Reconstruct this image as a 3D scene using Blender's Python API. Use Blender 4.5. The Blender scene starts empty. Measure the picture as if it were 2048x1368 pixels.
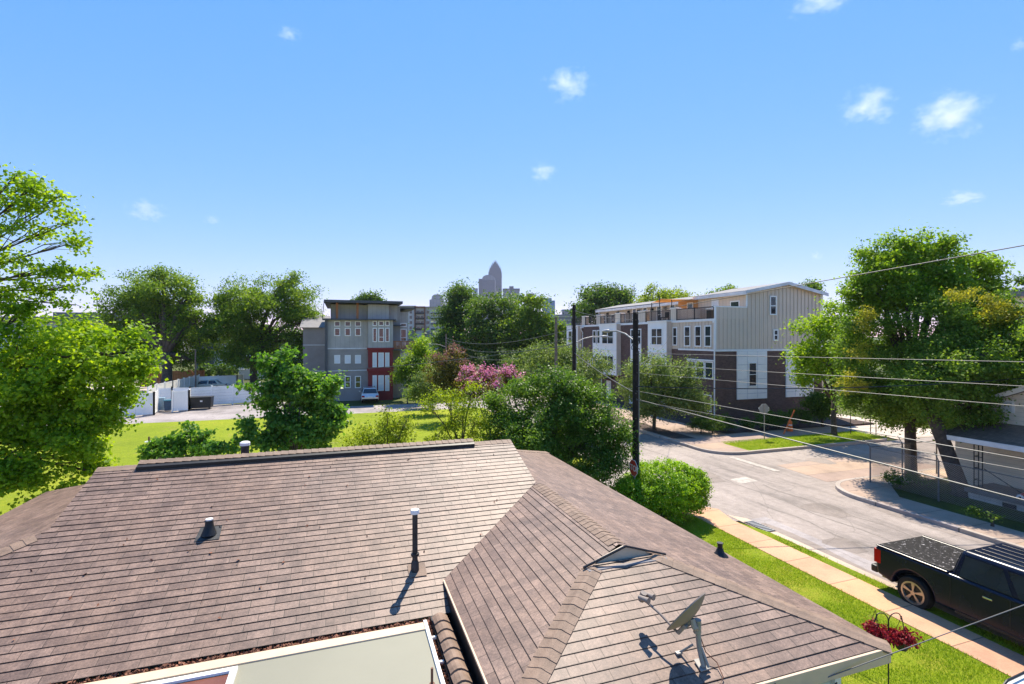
import bpy, bmesh, math, random
import numpy as np
from mathutils import Vector, Matrix
random.seed(7); rng = np.random.default_rng(7)
scene = bpy.context.scene
COL = scene.collection
R = math.radians
# ------------------------------------------------------------------ viewpoint (survey frame: x across the street, y along it)
F, CX, HY, H, PSI = 1000.0, 1024.0, 676.0, 7.0, R(18.64)
CC, SS = math.cos(PSI), math.sin(PSI)
def atY(px, py, Y):
    a = (px - CX) / F
    return Vector((Y * (CC * a + SS), Y * (CC - SS * a), H - Y * (py - HY) / F))
def atz(px, py, z=0.0): return atY(px, py, (H - z) * F / (py - HY))
def onx(px, py, x):
    a = (px - CX) / F
    return atY(px, py, x / (CC * a + SS))
def ony(px, py, y):
    a = (px - CX) / F
    return atY(px, py, y / (CC - SS * a))
# ------------------------------------------------------------------ materials
def nodes_of(name):
    m = bpy.data.materials.new(name); m.use_nodes = True
    nt = m.node_tree; b = nt.nodes['Principled BSDF']
    return m, nt, b
def N(nt, t, **kw):
    n = nt.nodes.new(t)
    for k, v in kw.items():
        if k in n.inputs: n.inputs[k].default_value = v
        else: setattr(n, k, v)
    return n
def c4(c): return (c[0], c[1], c[2], 1.0)
def ramp(nt, fac, stops):
    r = nt.nodes.new('ShaderNodeValToRGB')
    el = r.color_ramp.elements
    while len(el) < len(stops): el.new(0.5)
    for e, (p, c) in zip(el, stops): e.position = p; e.color = c4(c)
    nt.links.new(fac, r.inputs['Fac']); return r.outputs['Color']
def noise(nt, vec, scale, detail=4, rough=0.6):
    n = N(nt, 'ShaderNodeTexNoise'); n.inputs['Scale'].default_value = scale
    n.inputs['Detail'].default_value = detail; n.inputs['Roughness'].default_value = rough
    nt.links.new(vec, n.inputs['Vector']); return n.outputs['Fac']
def mixc(nt, fac, a, b, mode='MIX'):
    m = nt.nodes.new('ShaderNodeMix'); m.data_type = 'RGBA'; m.blend_type = mode
    for s, v in ((m.inputs[0], fac), (m.inputs[6], a), (m.inputs[7], b)):
        if isinstance(v, bpy.types.NodeSocket): nt.links.new(v, s)
        elif isinstance(v, (int, float)): s.default_value = v
        else: s.default_value = c4(v)
    return m.outputs[2]
def math_n(nt, op, a, b=0.0):
    m = nt.nodes.new('ShaderNodeMath'); m.operation = op
    for s, v in ((m.inputs[0], a), (m.inputs[1], b)):
        if isinstance(v, bpy.types.NodeSocket): nt.links.new(v, s)
        else: s.default_value = v
    return m.outputs[0]
def bump(nt, b, h, strength, dist=0.02):
    n = N(nt, 'ShaderNodeBump'); n.inputs['Strength'].default_value = strength; n.inputs['Distance'].default_value = dist
    nt.links.new(h, n.inputs['Height']); nt.links.new(n.outputs['Normal'], b.inputs['Normal'])
def geo(nt): return N(nt, 'ShaderNodeNewGeometry').outputs['Position']
def uvc(nt): return N(nt, 'ShaderNodeUVMap').outputs['UV']

def plain(name, col, rough=0.6, var=0.12, scale=3.0, metal=0.0, spec=0.4, coat=0.0, bmp=0.0):
    m, nt, b = nodes_of(name)
    p = geo(nt)
    f = noise(nt, p, scale, 5)
    lo = [max(0, c * (1 - var)) for c in col]; hi = [min(1, c * (1 + var)) for c in col]
    nt.links.new(ramp(nt, f, [(0.3, lo), (0.7, hi)]), b.inputs['Base Color'])
    b.inputs['Roughness'].default_value = rough; b.inputs['Metallic'].default_value = metal
    b.inputs['Specular IOR Level'].default_value = spec; b.inputs['Coat Weight'].default_value = coat
    if bmp: bump(nt, b, noise(nt, p, scale * 12, 3), bmp)
    return m

def shingle(name, base, dark, light, mortar=0.004, bw=0.305, rh=0.127):
    m, nt, b = nodes_of(name); uv = uvc(nt)
    br = N(nt, 'ShaderNodeTexBrick'); br.offset = 0.5; br.offset_frequency = 2
    br.inputs['Scale'].default_value = 1.0; br.inputs['Brick Width'].default_value = bw; br.inputs['Row Height'].default_value = rh
    br.inputs['Mortar Size'].default_value = mortar; br.inputs['Mortar Smooth'].default_value = 0.25; br.inputs['Bias'].default_value = 0.0
    br.inputs['Color1'].default_value = c4(dark); br.inputs['Color2'].default_value = c4(light)
    br.inputs['Mortar'].default_value = c4([c * 0.22 for c in base])
    nt.links.new(uv, br.inputs['Vector'])
    p = geo(nt)
    big = noise(nt, p, 0.55, 5, 0.65); mid = noise(nt, p, 5.5, 5, 0.7); fine = noise(nt, p, 170, 3, 0.85)
    c = mixc(nt, ramp_f(nt, big, 0.35, 0.7), br.outputs['Color'], [base[0] * 1.12, base[1] * 1.04, base[2] * 0.92], 'MIX')
    c = mixc(nt, 0.5, br.outputs['Color'], c)
    sp2 = noise(nt, p, 34, 4, 0.8)
    c = mixc(nt, 0.85, c, ramp(nt, sp2, [(0.32, (0.66, 0.66, 0.66)), (0.5, (0.98, 0.98, 0.98)), (0.68, (1.42, 1.40, 1.38))]), 'MULTIPLY')
    mp = N(nt, 'ShaderNodeMapping'); mp.inputs['Scale'].default_value = (2.2, .28, 1.0); nt.links.new(uv, mp.inputs['Vector'])
    stv = noise(nt, mp.outputs[0], 1.5, 5, 0.7)
    c = mixc(nt, 0.8, c, ramp(nt, stv, [(0.32, (0.68, 0.66, 0.68)), (0.5, (1.0, 1.0, 1.0)), (0.68, (1.22, 1.2, 1.16))]), 'MULTIPLY')
    c = mixc(nt, 0.75, c, ramp(nt, mid, [(0.3, (0.62, 0.60, 0.60)), (0.7, (1.28, 1.25, 1.22))]), 'MULTIPLY')
    c = mixc(nt, 1.0, c, ramp(nt, fine, [(0.25, (0.5, 0.5, 0.52)), (0.5, (0.98, 0.97, 0.96)), (0.78, (1.7, 1.66, 1.62))]), 'MULTIPLY')
    nt.links.new(c, b.inputs['Base Color'])
    b.inputs['Roughness'].default_value = 0.5; b.inputs['Specular IOR Level'].default_value = 0.34
    h = math_n(nt, 'ADD', math_n(nt, 'MULTIPLY', br.outputs['Fac'], -1.0), math_n(nt, 'MULTIPLY', fine, 0.45))
    bump(nt, b, h, 0.3, 0.004)
    return m
def ramp_f(nt, f, a, b_):
    r = N(nt, 'ShaderNodeMapRange'); r.inputs['From Min'].default_value = a; r.inputs['From Max'].default_value = b_
    nt.links.new(f, r.inputs['Value']); return r.outputs['Result']

def brickmat(name, c1, c2, mort, bw=0.22, rh=0.075):
    m, nt, b = nodes_of(name); uv = uvc(nt)
    br = N(nt, 'ShaderNodeTexBrick'); br.inputs['Scale'].default_value = 1.0
    br.inputs['Brick Width'].default_value = bw; br.inputs['Row Height'].default_value = rh; br.inputs['Mortar Size'].default_value = 0.006
    br.inputs['Color1'].default_value = c4(c1); br.inputs['Color2'].default_value = c4(c2); br.inputs['Mortar'].default_value = c4(mort)
    nt.links.new(uv, br.inputs['Vector'])
    f = noise(nt, geo(nt), 0.9, 6, 0.7)
    c = mixc(nt, 0.8, br.outputs['Color'], ramp(nt, f, [(0.3, (0.65, 0.65, 0.68)), (0.7, (1.3, 1.25, 1.2))]), 'MULTIPLY')
    nt.links.new(c, b.inputs['Base Color']); b.inputs['Roughness'].default_value = 0.85
    bump(nt, b, br.outputs['Fac'], -0.4, 0.01)
    return m

def siding(name, col, pitch=0.15, var=0.1, vertical=False):
    m, nt, b = nodes_of(name); uv = uvc(nt)
    sep = N(nt, 'ShaderNodeSeparateXYZ'); nt.links.new(uv, sep.inputs[0])
    t = math_n(nt, 'FRACT', math_n(nt, 'DIVIDE', sep.outputs[0 if vertical else 1], pitch))
    f = noise(nt, geo(nt), 0.8, 6, 0.7)
    lo = [c * (1 - var) for c in col]; hi = [min(1, c * (1 + var)) for c in col]
    c = ramp(nt, f, [(0.3, lo), (0.7, hi)])
    gap = math_n(nt, 'LESS_THAN', t, 0.07)
    c = mixc(nt, gap, c, [x * 0.72 for x in col])
    nt.links.new(c, b.inputs['Base Color']); b.inputs['Roughness'].default_value = 0.7
    bump(nt, b, math_n(nt, 'MULTIPLY', t, -1.0), 0.5, 0.015)
    return m

def leafmat(name, dark, mid, light, trans=0.45, tcol=None, rough=0.5, spec=0.35):
    spec = min(spec, 0.16)
    m, nt, b = nodes_of(name)
    g = N(nt, 'ShaderNodeNewGeometry')
    r1 = g.outputs['Random Per Island']
    n1 = noise(nt, g.outputs['Position'], 0.45, 3)
    f = math_n(nt, 'ADD', math_n(nt, 'MULTIPLY', r1, 0.6), math_n(nt, 'MULTIPLY', ramp_f(nt, n1, 0.3, 0.7), 0.4))
    c = ramp(nt, f, [(0.05, dark), (0.5, mid), (0.95, light)])
    nt.links.new(c, b.inputs['Base Color']); b.inputs['Roughness'].default_value = rough; b.inputs['Specular IOR Level'].default_value = spec
    tr = N(nt, 'ShaderNodeBsdfTranslucent')
    tc = tcol or (1.5, 1.5, 0.55)
    nt.links.new(mixc(nt, 1.0, c, tc, 'MULTIPLY'), tr.inputs['Color'])
    mx = N(nt, 'ShaderNodeMixShader'); mx.inputs[0].default_value = trans
    nt.links.new(b.outputs[0], mx.inputs[1]); nt.links.new(tr.outputs[0], mx.inputs[2])
    nt.links.new(mx.outputs[0], nt.nodes['Material Output'].inputs['Surface'])
    return m

def grassmat(name, cols, patch=0.25):
    m, nt, b = nodes_of(name); p = geo(nt)
    a = noise(nt, p, patch, 5, 0.65); d = noise(nt, p, 3.0, 5, 0.75); e = noise(nt, p, 28, 4, 0.8)
    f = math_n(nt, 'ADD', math_n(nt, 'MULTIPLY', a, 0.5), math_n(nt, 'ADD', math_n(nt, 'MULTIPLY', d, 0.3), math_n(nt, 'MULTIPLY', e, 0.2)))
    c = ramp(nt, f, [(0.36, cols[0]), (0.5, cols[1]), (0.62, cols[2])])
    c = mixc(nt, 0.8, c, ramp(nt, e, [(0.3, (0.55, 0.6, 0.5)), (0.7, (1.35, 1.3, 1.3))]), 'MULTIPLY')
    st = noise(nt, p, patch * 3.3 + .2, 6, 0.75)
    c = mixc(nt, ramp_f(nt, st, .60, .70), c, [cols[2][0] * .95, cols[2][0] * .72, cols[2][0] * .28])
    nt.links.new(c, b.inputs['Base Color']); b.inputs['Roughness'].default_value = 0.9; b.inputs['Specular IOR Level'].default_value = 0.15
    bump(nt, b, math_n(nt, 'ADD', e, d), 0.9, 0.06)
    return m

def asphalt(name, base, streak=True):
    m, nt, b = nodes_of(name); p = geo(nt)
    mp = N(nt, 'ShaderNodeMapping'); mp.inputs['Scale'].default_value = (1.0, 0.12, 1.0); nt.links.new(p, mp.inputs['Vector'])
    s = noise(nt, mp.outputs[0], 1.1, 5, 0.65); a = noise(nt, p, 0.22, 5, 0.6); e = noise(nt, p, 60, 3, 0.8); d = noise(nt, p, 4.0, 5, 0.7)
    c = ramp(nt, math_n(nt, 'ADD', math_n(nt, 'MULTIPLY', s, 0.5 if streak else 0.1), math_n(nt, 'MULTIPLY', a, 0.5 if streak else 0.9)),
             [(0.36, [x * 0.52 for x in base]), (0.50, base), (0.66, [x * 1.30 for x in base])])
    c = mixc(nt, 0.7, c, ramp(nt, d, [(0.3, (0.75, 0.74, 0.72)), (0.7, (1.18, 1.17, 1.16))]), 'MULTIPLY')
    c = mixc(nt, 0.8, c, ramp(nt, e, [(0.3, (0.65, 0.65, 0.65)), (0.7, (1.3, 1.3, 1.3))]), 'MULTIPLY')
    vo = N(nt, 'ShaderNodeTexVoronoi', feature='DISTANCE_TO_EDGE'); vo.inputs['Scale'].default_value = 0.33
    wn = N(nt, 'ShaderNodeTexNoise'); wn.inputs['Scale'].default_value = 0.8; nt.links.new(p, wn.inputs['Vector'])
    nt.links.new(mixc(nt, 0.25, p, wn.outputs['Color'], 'LINEAR_LIGHT'), vo.inputs['Vector'])
    cr = math_n(nt, 'LESS_THAN', vo.outputs['Distance'], 0.006)
    c = mixc(nt, math_n(nt, 'MULTIPLY', cr, 0.3), c, [x * 0.35 for x in base])
    nt.links.new(c, b.inputs['Base Color']); b.inputs['Roughness'].default_value = 0.8
    bump(nt, b, e, 0.5, 0.01)
    return m

def concrete(name, base, joint=1.5, axis=1):
    m, nt, b = nodes_of(name); p = geo(nt)
    a = noise(nt, p, 0.5, 6, 0.7); e = noise(nt, p, 25, 5, 0.8)
    c = ramp(nt, a, [(0.3, [x * 0.72 for x in base]), (0.5, base), (0.7, [x * 1.15 for x in base])])
    c = mixc(nt, 0.7, c, ramp(nt, e, [(0.3, (0.75, 0.75, 0.75)), (0.7, (1.2, 1.2, 1.2))]), 'MULTIPLY')
    sep = N(nt, 'ShaderNodeSeparateXYZ'); nt.links.new(p, sep.inputs[0])
    cell = N(nt, 'ShaderNodeTexWhiteNoise', noise_dimensions='1D')
    q = math_n(nt, 'DIVIDE', sep.outputs[axis], joint)
    nt.links.new(math_n(nt, 'FLOOR', q), cell.inputs['W'])
    c = mixc(nt, 0.7, c, ramp(nt, cell.outputs['Value'], [(0.0, (0.86, 0.80, 0.84)), (0.6, (1.0, 0.96, 0.92)), (1.0, (1.12, 1.0, 0.8))]), 'MULTIPLY')
    j = math_n(nt, 'LESS_THAN', math_n(nt, 'FRACT', q), 0.02)
    c = mixc(nt, j, c, [x * 0.4 for x in base])
    nt.links.new(c, b.inputs['Base Color']); b.inputs['Roughness'].default_value = 0.85
    bump(nt, b, e, 0.3, 0.01)
    return m

def towermat(name, wall, glass, bw=4.0, rh=4.0):
    m, nt, b = nodes_of(name); uv = uvc(nt)
    br = N(nt, 'ShaderNodeTexBrick'); br.offset = 0.0
    br.inputs['Scale'].default_value = 1.0; br.inputs['Brick Width'].default_value = bw; br.inputs['Row Height'].default_value = rh
    br.inputs['Mortar Size'].default_value = min(bw, rh) * 0.22; br.inputs['Mortar Smooth'].default_value = 0.0
    br.inputs['Color1'].default_value = c4(glass); br.inputs['Color2'].default_value = c4([x * 1.3 for x in glass]); br.inputs['Mortar'].default_value = c4(wall)
    nt.links.new(uv, br.inputs['Vector']); nt.links.new(br.outputs['Color'], b.inputs['Base Color'])
    b.inputs['Roughness'].default_value = 0.5
    return m

def glassmat(name, col=(0.018, 0.022, 0.026), rough=0.06):
    m, nt, b = nodes_of(name)
    f = noise(nt, geo(nt), 1.2, 3)
    nt.links.new(ramp(nt, f, [(0.3, [c * 0.6 for c in col]), (0.7, [c * 1.5 for c in col])]), b.inputs['Base Color'])
    b.inputs['Roughness'].default_value = rough; b.inputs['Specular IOR Level'].default_value = 0.7
    return m

M = {}
M['shingle'] = shingle('roof_shingles', (0.205, 0.142, 0.112), (0.150, 0.103, 0.082), (0.250, 0.175, 0.138), 0.005)
M['cap'] = plain('cap_shingle', (0.215, 0.142, 0.098), 0.65, 0.28, 6, bmp=0.35)
M['fascia'] = plain('fascia_cream', (0.62, 0.46, 0.31), 0.6, 0.1, 2)
M['white'] = plain('white_paint', (0.86, 0.84, 0.79), 0.5, 0.06, 1.5)
M['white_old'] = plain('weathered_white', (0.66, 0.66, 0.66), 0.6, 0.18, 1.5)
M['palegreen'] = plain('pale_green_panel', (0.235, 0.225, 0.165), 0.55, 0.06, 0.7)
M['housewall'] = siding('grey_green_wall', (0.48, 0.52, 0.50), 0.2, 0.05)
M['black'] = plain('black_plastic', (0.012, 0.012, 0.013), 0.5, 0.3, 8)
M['blackmetal'] = plain('black_metal', (0.015, 0.015, 0.016), 0.45, 0.3, 8)
M['pipe'] = plain('weathered_black_pipe', (0.03, 0.03, 0.03), 0.55, 0.6, 9)
M['litter'] = plain('dry_leaves', (0.20, 0.085, 0.05), 0.9, 0.6, 15)
M['rust'] = plain('rust_brown', (0.16, 0.07, 0.04), 0.7, 0.4, 10)
M['amber'] = plain('brown_glazing', (0.16, 0.06, 0.035), 0.2, 0.3, 2)
M['galv'] = plain('galvanised_steel', (0.30, 0.285, 0.26), 0.5, 0.2, 8, metal=0.3)
M['fencesteel'] = plain('dull_fence_steel', (0.13, 0.125, 0.12), 0.6, 0.2, 8)
M['dish'] = plain('dish_taupe', (0.25, 0.205, 0.17), 0.5, 0.08, 4)
M['grille'] = plain('gable_vent_beige', (0.60, 0.49, 0.36), 0.6, 0.08, 5)
M['metalgrey'] = plain('lamp_grey', (0.27, 0.27, 0.27), 0.5, 0.1, 4)
M['pole'] = plain('creosote_pole', (0.020, 0.014, 0.012), 0.9, 0.5, 5, bmp=0.5)
M['polelight'] = plain('weathered_wood_pole', (0.20, 0.15, 0.12), 0.9, 0.3, 4, bmp=0.5)
M['wire'] = plain('overhead_wire', (0.11, 0.105, 0.10), 0.5, 0.1, 2)
M['wiredark'] = plain('black_cable', (0.02, 0.02, 0.022), 0.6, 0.2, 2)
M['bark'] = plain('bark_brown', (0.085, 0.065, 0.050), 0.95, 0.45, 6, bmp=0.8)
M['barkgrey'] = plain('bark_grey', (0.16, 0.13, 0.115), 0.95, 0.35, 5, bmp=0.8)
M['asphalt'] = asphalt('road_asphalt', (0.290, 0.240, 0.210))
M['asphalt2'] = asphalt('lane_asphalt', (0.30, 0.262, 0.25), False)
M['stain'] = asphalt('stained_asphalt', (0.235, 0.19, 0.162), False)
M['conc_lot'] = concrete('lot_concrete', (0.50, 0.43, 0.37), 3.5)
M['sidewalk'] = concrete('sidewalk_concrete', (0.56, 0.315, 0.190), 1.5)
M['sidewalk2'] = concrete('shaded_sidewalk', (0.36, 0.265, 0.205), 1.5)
M['sidewalk3'] = concrete('tan_sidewalk', (0.52, 0.40, 0.30), 1.5, 0)
M['kerb'] = concrete('kerb_concrete', (0.40, 0.345, 0.30), 3.0)
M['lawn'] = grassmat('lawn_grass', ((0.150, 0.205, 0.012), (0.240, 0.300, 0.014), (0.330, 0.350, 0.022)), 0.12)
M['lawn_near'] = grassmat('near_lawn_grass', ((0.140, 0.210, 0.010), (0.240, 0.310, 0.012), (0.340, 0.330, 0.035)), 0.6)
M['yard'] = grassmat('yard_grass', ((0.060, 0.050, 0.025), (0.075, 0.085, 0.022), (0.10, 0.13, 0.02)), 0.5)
M['scrub'] = grassmat('rough_ground', ((0.06, 0.055, 0.03), (0.08, 0.10, 0.03), (0.12, 0.14, 0.03)), 0.05)
M['mulch'] = plain('mulch_bed', (0.065, 0.042, 0.032), 0.95, 0.5, 6, bmp=0.6)
M['tar'] = plain('tar_seam_black', (0.20, 0.165, 0.14), 0.7, 0.3, 6)
M['paint'] = plain('worn_road_paint', (0.40, 0.35, 0.30), 0.8, 0.3, 5)
M['glass'] = glassmat('window_glass')
M['glass2'] = glassmat('window_glass_green', (0.03, 0.045, 0.045), 0.1)
M['blind'] = plain('white_blind', (0.72, 0.73, 0.74), 0.5, 0.04, 3)
M['brick'] = brickmat('dark_brown_brick', (0.090, 0.050, 0.040), (0.145, 0.082, 0.064), (0.15, 0.115, 0.095))
M['beige'] = siding('beige_siding', (0.70, 0.565, 0.43), 0.40, 0.05, True)
M['whitepanel'] = plain('white_panel', (0.88, 0.86, 0.80), 0.55, 0.04, 1.0)
M['tan'] = plain('tan_siding', (0.42, 0.36, 0.29), 0.7, 0.1, 1.0)
M['orangewall'] = plain('orange_siding', (0.52, 0.27, 0.10), 0.7, 0.1, 1.0)
M['roofgrey'] = plain('grey_roof', (0.20, 0.19, 0.19), 0.8, 0.15, 2)
M['greysid'] = siding('blue_grey_siding', (0.30, 0.27, 0.245), 0.16, 0.13)
M['greysid2'] = siding('pale_blue_grey_siding', (0.40, 0.375, 0.345), 0.5, 0.14, True)
M['greyroof'] = plain('dark_grey_trim', (0.075, 0.078, 0.085), 0.6, 0.15, 2)
M['redsid'] = siding('dark_red_siding', (0.230, 0.022, 0.022), 0.16, 0.12)
M['wood'] = plain('orange_wood', (0.33, 0.125, 0.045), 0.6, 0.25, 5)
M['farwhite'] = plain('far_white_wall', (0.62, 0.58, 0.54), 0.7, 0.06, 0.3)
M['sidingR'] = siding('faded_lap_siding', (0.78, 0.66, 0.52), 0.19, 0.06)
M['roofbrown'] = shingle('porch_roof_shingles', (0.22, 0.16, 0.13), (0.16, 0.115, 0.10), (0.27, 0.20, 0.16))
M['cblock'] = brickmat('painted_block', (0.48, 0.45, 0.41), (0.55, 0.51, 0.47), (0.30, 0.27, 0.25), 0.4, 0.2)
M['porchfloor'] = plain('porch_floor', (0.20, 0.18, 0.17), 0.8, 0.2, 3)
M['paintblack'] = plain('black_car_paint', (0.0025, 0.005, 0.020), 0.26, 0.2, 2, spec=0.28, coat=0.08)
M['paintwhite'] = plain('white_car_paint', (0.75, 0.75, 0.74), 0.25, 0.03, 2, coat=0.8)
M['paintcream'] = plain('cream_car_paint', (0.68, 0.62, 0.50), 0.25, 0.03, 2, coat=0.8)
M['paintsilver'] = plain('silver_car_paint', (0.62, 0.60, 0.58), 0.3, 0.05, 2, metal=0.5, coat=0.8)
M['rubber'] = plain('tyre_rubber', (0.012, 0.012, 0.012), 0.85, 0.3, 8)
M['alloy'] = plain('alloy_rim', (0.38, 0.35, 0.31), 0.28, 0.1, 6, metal=0.8)
M['chrome'] = plain('chrome', (0.7, 0.7, 0.7), 0.15, 0.05, 2, metal=1.0)
M['redlens'] = plain('red_lens', (0.42, 0.004, 0.004), 0.4, 0.1, 6, spec=0.15)
M['signred'] = plain('sign_red', (0.55, 0.045, 0.028), 0.45, 0.1, 4)
M['signwhite'] = plain('sign_white', (0.8, 0.78, 0.75), 0.5, 0.05, 3)
M['orange'] = plain('orange_plastic', (0.75, 0.16, 0.03), 0.5, 0.12, 4)
M['sail'] = plain('orange_shade_cloth', (0.78, 0.36, 0.07), 0.8, 0.08, 2)
M['mower'] = plain('mower_red', (0.42, 0.03, 0.025), 0.4, 0.15, 6)
M['blue'] = plain('bin_blue', (0.02, 0.055, 0.11), 0.5, 0.2, 4)
M['teal'] = plain('teal_lid', (0.03, 0.16, 0.22), 0.5, 0.2, 4)
M['vinyl'] = plain('white_vinyl_fence', (0.93, 0.89, 0.83), 0.45, 0.07, 0.8)
M['fencewood'] = plain('red_brown_fence_wood', (0.22, 0.09, 0.05), 0.8, 0.3, 3)
def tonneau():
    m, nt, b = nodes_of('sun_glint_bed_cover'); p = geo(nt)
    e = noise(nt, p, 11, 4, 0.7)
    nt.links.new(ramp(nt, e, [(0.52, (0.008, 0.006, 0.006)), (0.60, (0.04, 0.034, 0.032)), (0.66, (0.45, 0.42, 0.41))]), b.inputs['Base Color'])  # pale flecks are sun glints painted into the black cover
    b.inputs['Roughness'].default_value = 0.5; b.inputs['Specular IOR Level'].default_value = 0.2; return m
M['tonneau'] = tonneau()
def chainlink():
    m, nt, b = nodes_of('chain_link_mesh'); uv = uvc(nt)
    mp = N(nt, 'ShaderNodeMapping'); mp.inputs['Rotation'].default_value = (0, 0, R(45)); nt.links.new(uv, mp.inputs['Vector'])
    br = N(nt, 'ShaderNodeTexBrick'); br.offset = 0; br.inputs['Scale'].default_value = 1
    br.inputs['Brick Width'].default_value = 0.06; br.inputs['Row Height'].default_value = 0.06; br.inputs['Mortar Size'].default_value = 0.0035; br.inputs['Mortar Smooth'].default_value = 0
    nt.links.new(mp.outputs[0], br.inputs['Vector'])
    b.inputs['Base Color'].default_value = (0.3, 0.29, 0.28, 1); b.inputs['Metallic'].default_value = 0.6; b.inputs['Roughness'].default_value = 0.5
    t = N(nt, 'ShaderNodeBsdfTransparent'); mx = N(nt, 'ShaderNodeMixShader')
    nt.links.new(br.outputs['Fac'], mx.inputs[0]); nt.links.new(t.outputs[0], mx.inputs[1]); nt.links.new(b.outputs[0], mx.inputs[2])
    nt.links.new(mx.outputs[0], nt.nodes['Material Output'].inputs['Surface']); return m
M['chain'] = chainlink()
# foliage
M['lf_maple'] = leafmat('maple_leaves', (0.075, 0.165, 0.012), (0.2, 0.34, 0.02), (0.35, 0.47, 0.028), 0.5, (1.75, 1.6, 0.5))
M['lf_elm'] = leafmat('elm_leaves', (0.050, 0.112, 0.018), (0.129, 0.230, 0.029), (0.258, 0.353, 0.038), 0.5, (1.6, 1.5, 0.5))
M['lf_dark'] = leafmat('oak_leaves', (0.036, 0.084, 0.018), (0.088, 0.165, 0.028), (0.18, 0.26, 0.045), 0.46, (1.5, 1.5, 0.5))
M['lf_fig'] = leafmat('broad_leaves', (0.044, 0.121, 0.026), (0.105, 0.226, 0.037), (0.209, 0.341, 0.050), 0.42, (1.6, 1.7, 0.5), 0.38, 0.5)
M['lf_light'] = leafmat('light_green_leaves', (0.083, 0.129, 0.010), (0.233, 0.317, 0.022), (0.385, 0.430, 0.039), 0.45, (1.5, 1.5, 0.5))
M['lf_holly'] = leafmat('glossy_leaves', (0.038, 0.092, 0.018), (0.095, 0.18, 0.028), (0.21, 0.31, 0.045), 0.38, (1.7, 1.8, 0.5), 0.42, 0.4)
M['lf_hedge'] = leafmat('hedge_leaves', (0.051, 0.116, 0.010), (0.168, 0.324, 0.017), (0.397, 0.558, 0.023), 0.33, (1.7, 1.7, 0.4), 0.4, 0.5)
M['lf_olive'] = leafmat('olive_leaves', (0.073, 0.121, 0.040), (0.154, 0.226, 0.066), (0.286, 0.352, 0.110), 0.42, (1.4, 1.4, 0.6))
M['lf_yard'] = leafmat('yard_tree_leaves', (0.067, 0.140, 0.020), (0.168, 0.280, 0.029), (0.302, 0.403, 0.040), 0.5, (1.7, 1.7, 0.5))
M['lf_ivy'] = leafmat('ivy_leaves', (0.054, 0.118, 0.019), (0.134, 0.234, 0.034), (0.270, 0.366, 0.058), .45, (1.6, 1.6, .5))
M['lf_yellow'] = leafmat('yellow_sprays', (0.22, 0.25, 0.03), (0.36, 0.37, 0.04), (0.48, 0.46, 0.06), 0.5, (1.2, 1.1, 0.5))
M['lf_bronze'] = leafmat('bronze_leaves', (0.060, 0.061, 0.016), (0.141, 0.133, 0.028), (0.254, 0.180, 0.039), 0.35, (1.4, 1.3, 0.6))
M['blossom'] = leafmat('pink_blossom', (0.55, 0.15, 0.28), (0.74, 0.28, 0.44), (0.85, 0.45, 0.58), 0.35, (1.1, 1.0, 1.0))
M['blossom2'] = leafmat('faded_pink_blossom', (0.22, 0.09, 0.08), (0.36, 0.17, 0.15), (0.50, 0.28, 0.25), 0.35, (1.1, 1.0, 1.0))
M['coleus'] = leafmat('red_leaves', (0.09, 0.005, 0.010), (0.22, 0.010, 0.020), (0.42, 0.04, 0.05), 0.35, (1.3, 0.9, 0.9))
M['lf_blade'] = leafmat('grass_blades', (0.115, 0.217, 0.014), (0.242, 0.360, 0.018), (0.421, 0.454, 0.043), 0.35, (1.4, 1.4, 0.5))
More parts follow.
